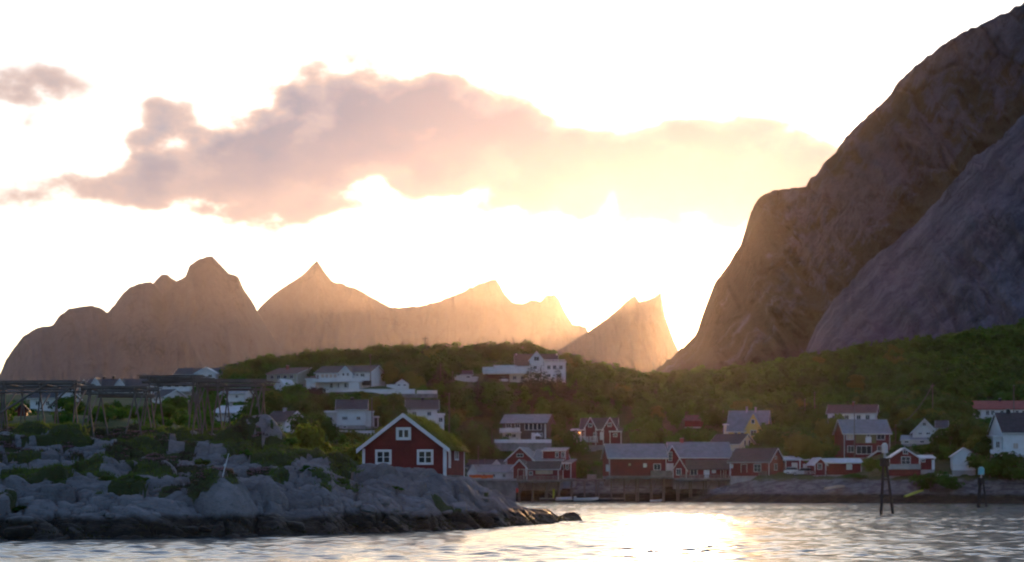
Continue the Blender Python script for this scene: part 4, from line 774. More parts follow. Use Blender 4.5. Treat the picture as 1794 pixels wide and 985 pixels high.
# --- quay on posts
def quay():
    b = Bld('quay', 'long timber quay on many posts in front of the red warehouses', 421, 1100, 838, 0, 'quay')
    def seg(x0, x1, y, d0, d1):
        b.box('deck', x0, x1, y, y+2.2, d0, d1, 'wharfwood'); b.box('edge_beam', x0, x1, y+2.3, y+4.6, d0+.1, d0+.4, 'oldwood')
        BLD.append((x0, x1, y-2, 872, b.D+d0, d1-d0))
    seg(905, 985, 841, 0, 7); seg(985.2, 1062, 839, 2, 9); seg(1062.3, 1178, 834.5, -1.5, 10); seg(1178.4, 1296, 839, -4, 6)
    for i, x in enumerate(np.arange(910, 1294, 23)):
        y = 841 if x < 985 else 839 if x < 1062 else 834.5 if x < 1178 else 839
        d = 0 if x < 985 else 2 if x < 1062 else -1.5 if x < 1178 else -4
        for dd in (0.3, 3.6):
            xx = b.x(x+rng.uniform(-2, 2)); pole('post', (xx, d+dd, b.z(874)-1.2), (xx+rng.uniform(-.1, .1), d+dd, b.z(y+2.2)), .17, 'oldwood', b.o, .9)
        if i % 2 == 0: pole('brace', (b.x(x), d+.1, b.z(866)), (b.x(x+12), d+.1, b.z(y+4)), .07, 'oldwood', b.o)
    b.rail(905, 985, 834, 841, .2, m='wharfwood', n=10)
    b.box('crate_stack', 1030, 1046, 831, 839, 3, 4.4, 'wharfwood')
    g = Bld('gangway', 'sloping timber gangway leading from the quay down to the pontoon', 424, 955, 868, 0, 'gangway')
    a = Vector((g.x(932), -1.8, g.z(846))); c = Vector((g.x(969), -1.8, g.z(868)))
    for dy in (0, 1.1):
        pole('stringer', a+Vector((0, dy, 0)), c+Vector((0, dy, 0)), .10, 'wharfwood', g.o, 1); pole('handrail', a+Vector((0, dy, 1.0)), c+Vector((0, dy, 1.0)), .05, 'wharfwood', g.o, 1)
        for t in (0, .25, .5, .75, 1): p = a.lerp(c, t)+Vector((0, dy, 0)); pole('baluster', p, p+Vector((0, 0, 1.0)), .045, 'wharfwood', g.o, 1)
    for i in range(16):
        p = a.lerp(c, (i+.5)/16); MB().box(p.x-.11, p.x+.11, p.y+.02, p.y+1.08, p.z+.08, p.z+.12).build('tread', 'wharfwood', g.o)
    p = Bld('pontoon', 'low floating timber pontoon at the foot of the gangway', 420, 985, 878, 0, 'pontoon'); p.box('deck', 945, 1095, 872.5, 874.5, -1.8, .6, 'wharfwood'); p.box('float', 947, 1093, 874.6, 877.5, -1.7, .5, 'darkwood')
    l = Bld('post', 'bright lime yellow upright post at the foot of the gangway', 418, 970, 872.4, 0, 'post'); l.box('post', 968.3, 971.8, 858, 872.4, -.1, .3, 'lime'); l.box('cap', 968, 972.1, 857, 858, -.15, .35, 'lime')
    r = Bld('buoy', 'round red buoy hanging by the quay end', 421, 905, 862, 0, 'buoy'); me = sphere('ball', .42, .5); link('ball', me, r.o, 'buoyred').location = (0, -.8, .3); pole('rope', (0, -.8, .7), (0, -.2, b.z(842)-b.z(862)), .02, 'black', r.o, 1)
def sphere(name, r, rz, nu=16, nv=10):
    V = []; 
    for j in range(nv+1):
        f = math.pi*j/nv
        for i in range(nu): a = 2*math.pi*i/nu; V.append((r*math.sin(f)*math.cos(a), r*math.sin(f)*math.sin(a), rz*math.cos(f)))
    Fc = [(j*nu+i, (j+1)*nu+i, (j+1)*nu+(i+1) % nu, j*nu+(i+1) % nu) for j in range(nv) for i in range(nu)]
    return np_mesh(name, V, Fc, True)
quay()
def loft(name, secs, mat_, parent):
    n = len(secs[0]); V = [p for s in secs for p in s]; Fc = [(j*n+i, (j+1)*n+i, (j+1)*n+i+1, j*n+i+1) for j in range(len(secs)-1) for i in range(n-1)]
    return link(name, np_mesh(name, V, Fc, True), parent, mat_)
def boat(label, px, py, D, L, W, Hh, rz, cabin=False, hull='boatwhite', flip=False, cat='boat', name='boat', motor=True):
    o = empty(name, P(px, py, D), R(rz), label, cat, None)
    secs = []
    for i in range(13):
        t = i/12; x = (t-.5)*L; w_ = W/2*(1-max(0, (t-.45)/.55)**2.4)*(.86+.14*min(1, t*4)); keel = -.12*Hh+Hh*.55*max(0, (t-.6)/.4)**2; top = Hh*(.78+.28*t*t)
        s = []
        for a in np.linspace(0, 1, 9):
            u = abs(a-.5)*2; sg = -1 if a < .5 else 1
            s.append((x, sg*w_*min(1, u*1.35)**.7*(1+.06*u), keel+(top-keel)*max(0, (u-.25)/.75)**1.15))
        secs.append(s)
    if flip: secs = [[(x, y, Hh-z) for x, y, z in s] for s in secs]
    loft('hull', secs, hull, o)
    st = secs[0]; m = MB(); m.v = [tuple(p) for p in st]; m.f = [tuple(range(9))]; m.build('transom', hull, o)
    if not flip:
        m = MB(); inn = [(s[0], s[-1]) for s in secs]; V = []; Fc = []
        for a, b_ in inn: V += [(a[0], a[1]*.93, a[2]-.14), (b_[0], b_[1]*.93, b_[2]-.14)]
        Fc = [(2*i, 2*i+1, 2*i+3, 2*i+2) for i in range(len(inn)-1)]; link('deck', np_mesh('deck', V, Fc), o, 'concrete')
        for sd in (0, -1): loft('gunwale', [[(s[sd][0], s[sd][1]-.05, s[sd][2]), (s[sd][0], s[sd][1]-.05, s[sd][2]+.07), (s[sd][0], s[sd][1]+.05, s[sd][2]+.07), (s[sd][0], s[sd][1]+.05, s[sd][2])] for s in secs], 'wharfwood', o)
        if cabin:
            c = MB().poly_extrude([(-.18*L, -.36*W, Hh*.6), (.20*L, -.36*W, Hh*.7), (.12*L, -.30*W, Hh*1.9), (-.16*L, -.30*W, Hh*1.9)], [(-.18*L, .36*W, Hh*.6), (.20*L, .36*W, Hh*.7), (.12*L, .30*W, Hh*1.9), (-.16*L, .30*W, Hh*1.9)]).build('cabin', 'boatwhite', o)
            MB().box(-.19*L, .15*L, -.34*W, .34*W, Hh*1.905, Hh*2.0).build('cabin_roof', 'boatwhite', o); MB().box(-.12*L, .10*L, -.37*W, -.345*W, Hh*1.25, Hh*1.7).build('window', 'glass', c)
        else:
            for t in (-.2, .12): MB().box(t*L-.15, t*L+.15, -.40*W, .40*W, Hh*.62, Hh*.67).build('thwart', 'wharfwood', o)
        if motor: MB().box(-.5*L-.35, -.5*L-.02, -.16, .16, Hh*.4, Hh*1.25).build('outboard_motor', 'black', o)
    return o
boat('small white motorboat moored at the foot of the gangway', 992, 876.5, 418, 4.2, 1.6, .75, 8)
boat('white open boat moored right of the gangway beside the pontoon', 1027, 877.5, 416, 5.0, 1.8, .7, -6)
boat('white cabin boat tied up behind the tip of the rocky headland', 858, 873, 425, 6.0, 2.2, 1.2, 12, True)
boat('tiny pale dinghy afloat below the long red warehouse', 1150, 879, 408, 2.4, 1.2, .45, 20, motor=False)
for px, D in ((1655, 384),):
    boat('white upturned rowing boat on the grass by the red boathouse', px, 838, D, 3.4, 1.5, .7, 15, flip=True)
boat('lime yellow kayak lying on the shore rocks near the sea marker', 1602, 866, 380, 4.6, .7, .40, 30, hull='lime', flip=True, name='kayak', cat='kayak').rotation_euler.y = -.28
boat('pale wooden rowing boat upturned on the sloping shore rocks', 1463, 856, 388, 4.0, 1.2, .5, 12, hull='tan', flip=True).rotation_euler.y = -.16
for i, (px, py) in enumerate(((828, 838), (838, 837.5), (848, 838.5), (858, 838))):
    o = empty('fish_crate', P(px, py, 405), R(7*i-10), ['orange fish crate behind the cottage, leftmost of four', 'orange fish crate behind the cottage, second from left', 'orange fish crate behind the cottage, third from left', 'orange fish crate nearest the white boathouse, rightmost of four'][i], 'crate', 'orange crates behind the cottage')
    m = MB(); m.box(-.6, .6, -.4, .4, 0, .06); m.box(-.6, .6, -.4, -.34, .06, .6); m.box(-.6, .6, .34, .4, .06, .6); m.box(-.6, -.54, -.34, .34, .06, .6); m.box(.54, .6, -.34, .34, .06, .6); m.build('box', 'orange', o)
    MB().box(-.66, .66, -.46, .46, .601, .66).build('rim', 'orange', o)
q = Bld('quay', 'short concrete quay with orange crates behind the cottage', 403, 845, 838.4, 0, 'quay'); q.box('slab', 812, 905, 838.6, 842, 0, 7, 'concrete'); q.box('face', 813, 904, 842.1, 880, .3, 6.8, 'stonewall')

def car(label, px, py, D, rz, m):
    o = empty('car', P(px, py, D), R(rz), label, 'car')
    body = [(-2.1, .45), (-2.1, .8), (-1.95, .95), (-1.2, 1.0), (.95, .98), (1.9, .82), (2.12, .65), (2.12, .4), (1.5, .3), (-1.6, .3)]
    MB().poly_extrude([(x, -.86, z) for x, z in body], [(x, .86, z) for x, z in body]).build('body', m, o)
    cab = [(-1.9, .985), (-1.5, 1.45), (.05, 1.47), (.85, .985)]
    MB().poly_extrude([(x, -.76, z) for x, z in cab], [(x, .76, z) for x, z in cab]).build('window', 'glass', o)
    MB().poly_extrude([(-1.55, -.70, 1.46), (.1, -.70, 1.48), (.1, .70, 1.48), (-1.55, .70, 1.46)], [(-1.5, -.66, 1.53), (.05, -.66, 1.54), (.05, .66, 1.54), (-1.5, .66, 1.53)]).build('roof', m, o)
    for x in (-1.3, 1.35):
        for y in (-.80, .80): t = MB().tube((x, y-.11, .32), (x, y+.11, .32), .32, .32, 14).build('wheel', 'rubber', o); MB().tube((x, y-.12, .32), (x, y+.12, .32), .19, .19, 10).build('rim', 'metal', t)
    for y in (-.6, .6): MB().box(2.03, 2.13, y-.17, y+.17, .62, .76).build('headlight', 'rooflight', o)
    return o
car('white car parked inside the carport of the hilltop house', 882, 671, 516.5, -80, 'carwhite')
car('white car parked in front of the low red garage', 1393, 832, 410, -20, 'carwhite'); car('grey car parked nearer the water by the red board fence', 1406, 833.5, 407, 160, 'cargrey')

# --- sea markers
def marker(label, px, ybase, D, legs, ytop, lampm, yl0, yl1, lw):
    b = Bld('sea_marker', label, D, px, ybase, 0, 'marker'); z = b.z
    for (lx, ly, tx, ty) in legs: pole('leg', (b.x(lx), ly, -1.4), (b.x(tx), ty, z(ytop)), .18, 'darkwood', b.o, .75)
    MB().tube((0, 0, z(ytop)-.7), (0, 0, z(ytop)+.1), .55, .50, 12).build('head', 'darkwood', b.o)
    for k in (.35, .65):
        h = z(ytop)*k; w_ = .62*(1-k)*abs(b.x(legs[0][0])-b.x(legs[1][0])); MB().box(-w_, w_, -.06, .06, h-.07, h+.07).build('cross_brace', 'darkwood', b.o)
    pl = MB().box(-.62, .62, -.62, .62, z(ytop)+.11, z(ytop)+.2).build('platform', 'black', b.o); MB().tube((0, 0, z(ytop)+.21), (0, 0, z(yl1)), .14, .14, 8).build('lamp_stem', 'metal', b.o)
    l = MB(); r = lw*b.k/2; l.tube((0, 0, z(yl1)+.01), (0, 0, z(yl0)-.2), r, r, 14); l.tube((0, 0, z(yl0)-.19), (0, 0, z(yl0)), r*.9, r*.45, 14); l.build('lantern', lampm, b.o)
    for a in range(4): c_, s_ = math.cos(a*1.57+.78)*.6, math.sin(a*1.57+.78)*.6; pole('rail_post', (c_, s_, z(ytop)+.2), (c_, s_, z(ytop)+1.0), .025, 'black', pl, 1)
marker('taller sea marker on dark timber legs with white lantern', 1550, 902, 228, [(1540, -.8, 1547.5, -.1), (1566, -.5, 1552, 0), (1545, 1.0, 1549, .15)], 806, 'offwhite', 776, 794, 11)
marker('smaller sea marker on dark timber legs with turquoise lantern', 1719, 887.5, 310, [(1710, -.7, 1716, -.1), (1729, -.5, 1722, 0), (1716, 1.0, 1719, .15)], 840, 'turquoise', 818, 832, 11)

# --- fish drying racks on the headland
def gz(X, Y): return float(headland_z(np.array([X]), np.array([Y]))[0])
def rack(label, x0, x1, ytop, D, dep, frames, nr, tilt=0.0, splay=1.0, extra=()):
    """frames: px of each trestle; each trestle has two splayed pairs of posts; rails lie along the top"""
    xm = (x0+x1)/2; X0 = (x0-CX)/F*D; X1 = (x1-CX)/F*D; zt = zof(ytop, D); o = empty('drying_rack', ((X0+X1)/2, D, gz((X0+X1)/2, D)), 0, label, 'rack', 'fish drying racks on the headland'); off = o.location
    L = lambda x, y, z: Vector((x, y, z))-off
    for fx in frames:
        X = (fx-CX)/F*D
        for yy in (D, D+dep):
            for sg in (-1, 1):
                xb = X+sg*rng.uniform(.35, .75)*splay; yb = yy+rng.uniform(-.4, .4)
                pole('post', L(xb, yb, gz(xb, yb)-.3), L(X-sg*.12, yy, zt+rng.uniform(.0, .25)), .07, 'wood', o, .8)
        pole('cross_beam', L(X-.05, D-.5, zt-.05), L(X+.05, D+dep+.5, zt-.05+tilt), .08, 'wood', o, .9)
        pole('brace', L(X+.02, D+.2, zt-1.9), L(X+.02, D+dep*.8, zt-.1), .06, 'wood', o, .9)
    for yy in (D, D+dep): pole('beam', L(X0, yy, zt-.02), L(X1, yy, zt+rng.uniform(-.08, .08)), .10, 'wood', o, .85); pole('beam', L(X0+.2, yy+.12, zt-.42), L(X1-.3, yy+.12, zt-.42+rng.uniform(-.1, .1)), .075, 'wood', o, .85)
    for i in range(nr):
        yy = D-.2+(dep+.4)*i/(nr-1); a = rng.uniform(-.5, .2); c = rng.uniform(-.2, .5)
        pole('rail', L(X0+a, yy, zt+.12+rng.uniform(-.02, .06)), L(X1+c, yy+rng.uniform(-.1, .1), zt+.12+rng.uniform(-.05, .08)), .05, 'wood', o, .75)
    for i in range(2 if splay > .6 else 0):
        yy = D+dep*i; pole('rail', L(X0+rng.uniform(0, .6), yy, zt-.33+rng.uniform(-.05, .05)), L(X1-rng.uniform(0, .6), yy, zt-.33+rng.uniform(-.06, .06)), .05, 'wood', o, .75)
    for (ax, ay, bx, by, r) in extra: p, q_ = P(ax, ay, D-.15), P(bx, by, D-.15); pole('brace', p-off, q_-off, r, 'wood', o, .85)
rack('leftmost drying rack of weathered poles with long diagonal braces', -60, 136, 671, 152, 5.5, (-30, 8, 70, 131), 6, splay=.55, extra=((0, 724, 84, 672, .09), (84, 715, 130, 672, .08), (-40, 688, 132, 686, .08)))
rack('drying rack with flat top, second from left', 144, 258, 680, 150, 4.5, (156, 236), 6)
rack('drying rack with highest top behind the second rack', 244, 352, 660.5, 158, 4, (262, 338), 6)
rack('rightmost drying rack with crowded poles on the big boulder', 340, 466, 668, 155, 5, (346, 382, 448), 7, splay=.8)
b_ = empty('driftwood_stick', P(389, 845, 127.5), 0, 'pale bare stick leaning upright between the headland rocks', 'stick'); b_.location.z = gz(b_.location.x, 127.5); pole('stick', (0, 0, -.3), (.42, 0, 1.25), .05, 'rooflight', b_, .6); pole('knot', (.14, 0, .45), (.2, .02, .62), .055, 'rooflight', b_, .6)
# ------------------------------------------------------------------ mainland surface through the control points
def tps_fit(pts):
    p = np.array([c for c in pts if c[1] > 186]); XY = p[:, :2]/100.0; z = p[:, 2]; n = len(p)
    d = np.hypot(XY[:, None, 0]-XY[None, :, 0], XY[:, None, 1]-XY[None, :, 1]); K = np.where(d > 1e-9, d*d*np.log(d+1e-12), 0)+np.eye(n)*.004
    A = np.zeros((n+3, n+3)); A[:n, :n] = K; A[:n, n] = 1; A[:n, n+1:] = XY; A[n:, :n] = A[:n, n:].T
    s = np.linalg.solve(A, np.concatenate([z, [0, 0, 0]])); return XY, s
TXY, TS = tps_fit(CTRL)
def land_z(X, Y):
    sh = np.shape(X); x = np.ravel(X)/100.0; y = np.ravel(Y)/100.0; out = np.empty(len(x)); n = len(TXY)
    for a in range(0, len(x), 20000):
        d = np.hypot(x[a:a+20000, None]-TXY[None, :, 0], y[a:a+20000, None]-TXY[None, :, 1]); k = d*d*np.log(d+1e-12)
        out[a:a+20000] = k@TS[:n]+TS[n]+TS[n+1]*x[a:a+20000]+TS[n+2]*y[a:a+20000]
    return out.reshape(sh)
TA = np.concatenate([np.arange(-330, -140, 5.), np.arange(-140, 135, 1.5), np.arange(135, 460, 5.)]); TB = np.concatenate([np.arange(187, 355, 4.), np.arange(355, 480, 1.2), np.arange(480, 760, 4.), np.arange(760, 1150, 12.)])
def build_land():
    X, Y = np.meshgrid(TA, TB, indexing='ij'); z = land_z(X, Y)
    f1, ed, r, r2, ox, oy = voronoi(X/7+fbm(X*.1, Y*.1, 3, 3), Y/4, 19)
    shore = sstep(z, 6.5, 4.2)*sstep(z, -2, .3)
    z = z+shore*1.4*(1.0*np.sqrt(np.clip(ed, 0, .5)/.5)-.75+(r-.5)*.7+ox*(r2-.4)*1.1+(fbm(X*.5, Y*.5, 5, 4)-.5)*.8)+(fbm(X*.06, Y*.06, 2, 4)-.5)*1.2*sstep(z, 4, 9)
    z = np.maximum(z, -6)
    me = np_mesh('hillside', np.stack([X, Y, z], -1).reshape(-1, 3), grid_faces(len(TA), len(TB)), True)
    props(link('hillside', me, None, 'ground'), 'village shore and wooded hillside', kind='structure'); return z
LZ = build_land()
def lz(X, Y):
    i = np.clip(np.searchsorted(TA, X)-1, 0, len(TA)-2); j = np.clip(np.searchsorted(TB, Y)-1, 0, len(TB)-2)
    u = np.clip((X-TA[i])/(TA[i+1]-TA[i]), 0, 1); v = np.clip((Y-TB[j])/(TB[j+1]-TB[j]), 0, 1)
    return LZ[i, j]*(1-u)*(1-v)+LZ[i+1, j]*u*(1-v)+LZ[i, j+1]*(1-u)*v+LZ[i+1, j+1]*u*v

# ------------------------------------------------------------------ trees
def leaf_cloud(n, blobs, size, up=.35, seed=0):
    """n leaf clumps as bent quads spread near the skins of several blobs"""
    g = np.random.default_rng(seed); B = np.array(blobs); wgt = B[:, 3]*B[:, 4]; k = g.choice(len(B), n, p=wgt/wgt.sum())
    d = g.normal(size=(n, 3)); d /= np.linalg.norm(d, axis=1)[:, None]; d[:, 2] += .15; rad = g.uniform(.25, 1.0, n)**.45
    c = B[k, :3]+d*rad[:, None]*np.stack([B[k, 3], B[k, 3], B[k, 4]], -1)*g.normal(1, .10, n)[:, None]
    ctr = c.mean(0); out = c-ctr; out /= np.linalg.norm(out, axis=1)[:, None]+1e-6; nrm = d*.5+out*.8+g.normal(0, .33, (n, 3)); nrm[:, 2] += up; nrm /= np.linalg.norm(nrm, axis=1)[:, None]
    t = np.cross(nrm, g.normal(size=(n, 3))); t /= np.linalg.norm(t, axis=1)[:, None]; b = np.cross(nrm, t); s = (size*g.uniform(.5, 1.25, n))[:, None]*.5
    return np.stack([c-t*s-b*s*.6, c+t*s-b*s*.6-nrm*s*.3, c+t*s*.8+b*s*.7, c-t*s*.9+b*s*.6-nrm*s*.25], 1)
def birch_blobs(seed):
    g = np.random.default_rng(seed); bl = []; nb = 9
    for i in range(nb):
        h = .30+.62*i/(nb-1)+g.normal(0, .03); w = .30*math.sin(math.pi*min(1, (h-.12)*1.02))**.8+.03; a = g.uniform(0, 6.28); rr = g.uniform(.1, .75)*w
        bl.append((rr*math.cos(a), rr*math.sin(a), h, w*g.uniform(.45, .75), .10+.07*g.random()))
    bl.append((0, 0, .55, .2, .25)); return bl
def limbs(seed, h=1.0, n=6):
    g = np.random.default_rng(seed); m = MB(); m.tube((0, 0, -.08), (.01, 0, .35), .028, .02, 7); m.tube((.01, 0, .35), (.0, .01, .85), .02, .006, 6)
    for i in range(n): a = g.uniform(0, 6.28); z0 = g.uniform(.22, .6); r = g.uniform(.14, .26); m.tube((0.005, 0, z0), (r*math.cos(a), r*math.sin(a), z0+g.uniform(.12, .28)), .011, .004, 5)
    return m
def make_tree(kind, seed, n, size):
    """unit height tree meshes: (trunk, crown)"""
    if kind == 'birch': q = leaf_cloud(n, birch_blobs(seed), size, seed=seed); tr = limbs(seed).mesh('trunk')
    elif kind == 'bush':
        g = np.random.default_rng(seed); bl = [(g.normal(0, .26), g.normal(0, .26), g.uniform(.25, .72), g.uniform(.2, .34), g.uniform(.16, .28)) for _ in range(9)]
        q = leaf_cloud(n, bl, size, seed=seed); tr = limbs(seed, n=8).mesh('trunk')
    else:
        g = np.random.default_rng(seed); t = g.uniform(.02, 1, n)**.75; z = .06+.94*(1-t) if False else .08+.92*(1-np.sqrt(g.uniform(0, 1, n))*.98); lay = np.floor(z*15)/15; rr = (1.02-z)*.25*(.75+.5*(1-(z-lay)*15))*g.uniform(.35, 1, n)**.5*(1+.25*np.sin(g.uniform(0, 6.28, n)*3)); a = g.uniform(0, 6.28, n)
        c = np.stack([rr*np.cos(a), rr*np.sin(a), z-.16*rr], -1); d = np.stack([np.cos(a), np.sin(a), -.45+0*a], -1)+g.normal(0, .25, (n, 3)); d /= np.linalg.norm(d, axis=1)[:, None]; sd = np.stack([-np.sin(a), np.cos(a), 0*a], -1)+g.normal(0, .3, (n, 3)); s = (size*g.uniform(.6, 1.3, n)*(1.15-z))[:, None]
        q = np.stack([c-sd*s*.5, c+sd*s*.5, c+d*s+sd*s*.15, c+d*s-sd*s*.15], 1); tr = MB().tube((0, 0, -.05), (0, 0, .95), .02, .004, 7).mesh('trunk')
    cr = np_mesh('crown', q.reshape(-1, 3), np.arange(len(q)*4).reshape(-1, 4)); tr.materials.append(MAT['bark']); return tr, cr, q
PROTO = {}
for kind, nv, n, size, m in (('birch', 5, 950, .085, 'leaf'), ('bush', 4, 900, .13, 'leaf'), ('spruce', 3, 1300, .085, 'needle')):
    PROTO[kind] = []
    for i in range(nv):
        tr, cr, q = make_tree(kind, 100*len(PROTO)+i, n, size); PROTO[kind].append((tr, cr, q))
def mesh_with(me, m, cache={}):
    key = (me.name, m)
    if key not in cache:
        c = me.copy(); c.name = 'crown'; c.materials.clear(); c.materials.append(MAT[m]); cache[key] = c
    return cache[key]
def tree(name, kind, X, Y, Z, h, wid, m, label, cat, group, i=None):
    tr, cr, q = PROTO[kind][(random.randrange(99) if i is None else i) % len(PROTO[kind])]
    o = empty(name, (X, Y, Z), random.uniform(0, 6.28), label, cat, group)
    for nm, me in (('trunk', tr), ('crown', mesh_with(cr, m))): c = link(nm, me, o); c.scale = (h*wid, h*wid, h)
    return o
def tree_at(name, kind, px, pyb, D, hpx, wid, m, label, cat='tree', group=None, ground=None):
    X = (px-CX)/F*D; h = hpx*D/F
    Z = zof(pyb, D); g_ = (gz(X, D) if D < 186 else float(lz(np.array([X]), np.array([D]))[0])); Z0 = min(Z, g_) if ground is None else Z
    return tree(name, kind, X, D, Z0, h+(Z-Z0), wid, m, label, cat, group)
# named trees
tree_at('spruce', 'spruce', 706, 668, 520, 74, 1.5, 'needle', 'dark spruce breaking the hill skyline left of the mast')
tree_at('spruce', 'spruce', 748, 672, 515, 76, 1.5, 'needle', 'dark spruce on the skyline in front of the mast')
for k, (px, pb, D, hp, lab) in enumerate(((930, 722, 490, 80, 'dark spruce below the hilltop house, left of a pair'), (948, 716, 490, 72, 'slim dark spruce in front of the hilltop house gable'), (976, 718, 490, 70, 'dark spruce below the right end of the hilltop house'), (852, 720, 488, 62, 'dark spruce below the carport of the hilltop house'), (772, 700, 480, 62, 'dark spruce left of the small white red-roofed shed'), (838, 735, 480, 70, 'broad dark spruce above the dark brown house'), (1010, 728, 490, 62, 'dark spruce on the slope above the red gabled house'))):
    tree_at('spruce', 'spruce', px, pb, D, hp*1.1, 1.7, 'needle', lab)
for px, pb, D, hp, wd, m, lab in ((528, 800, 172, 66, .62, 'leafyellow', 'bright yellow-green bush behind the boulder, tall leftmost one'), (556, 812, 170, 58, .6, 'leafyellow', 'bright yellow-green pointed bush left of the red cottage'), (600, 822, 172, 50, .85, 'leafyellow', 'yellow-green bush touching the left wall of the red cottage'), (622, 822, 178, 60, .62, 'leafyellow', 'yellow-green bush half behind the left eave of the cottage'), (575, 815, 180, 45, .8, 'leaf', 'dark green bush between the yellow-green bushes')):
    tree_at('bush', 'bush', px, pb, D, hp, wd, m, lab, 'bush', 'bushes beside the cottage')
for px, pb, D, hp, wd, m, lab in ((553, 705, 436, 34, 1.1, 'leafdark', 'round dark purple-brown bush below the big white house'), (585, 703, 434, 20, 1.2, 'leafdark', 'low dark purple-brown bush beside the terrace wall'), (862, 775, 456, 42, .75, 'leaf', 'round green tree just left of the brown house'), (986, 786, 462, 46, .8, 'leaf', 'green tree between the brown house and the red gabled house'),
                             (1412, 800, 418, 50, 1.0, 'leafyellow', 'large round green tree behind the low red garage'), (1437, 800, 422, 44, .9, 'leaf', 'green tree left of the white annex'), (1356, 782, 440, 34, .8, 'leaf', 'green tree right of the yellow house'), (1458, 748, 440, 26, .9, 'leafyellow', 'small light green tree in front of the maroon-roofed house'), (1672, 790, 408, 55, 1.0, 'leaf', 'large dark green tree right of the white pointed cottage'), (1712, 795, 405, 62, .9, 'leaf', 'large dark green tree between white cottage and right edge house'), (1650, 808, 402, 30, 1.1, 'leaf', 'green bush behind the right end of the red boathouse'),
                             (1775, 812, 383, 24, 1.4, 'leaf', 'dark hedge bush in front of the right edge house'), (1735, 812, 384, 22, 1.3, 'leaf', 'dark bush between white shed and right edge house'), (1630, 836, 383, 12, 1.6, 'leaf', 'low dark bush under the red boathouse deck'), (1500, 836, 392, 9, 2.2, 'leaf', 'low green scrub under the low red boathouse'), (215, 735, 300, 36, .9, 'leaf', 'green bush seen under the second drying rack'), (190, 738, 290, 34, .9, 'leafyellow', 'yellow-green bush seen through the second drying rack'), (120, 722, 320, 32, .8, 'leaf', 'dark bush behind the leftmost drying rack'), (318, 735, 300, 40, 1.0, 'leaf', 'dark green bush between second and rightmost racks'), (505, 715, 400, 45, .8, 'leaf', 'green tree below the pale green house'), (480, 712, 390, 40, .9, 'leaf', 'dark green tree right of the rightmost rack')):
    tree_at('bush' if hp < 48 else 'birch', 'bush', px, pb, D, hp, wd, m, lab, 'tree' if hp > 40 else 'bush')

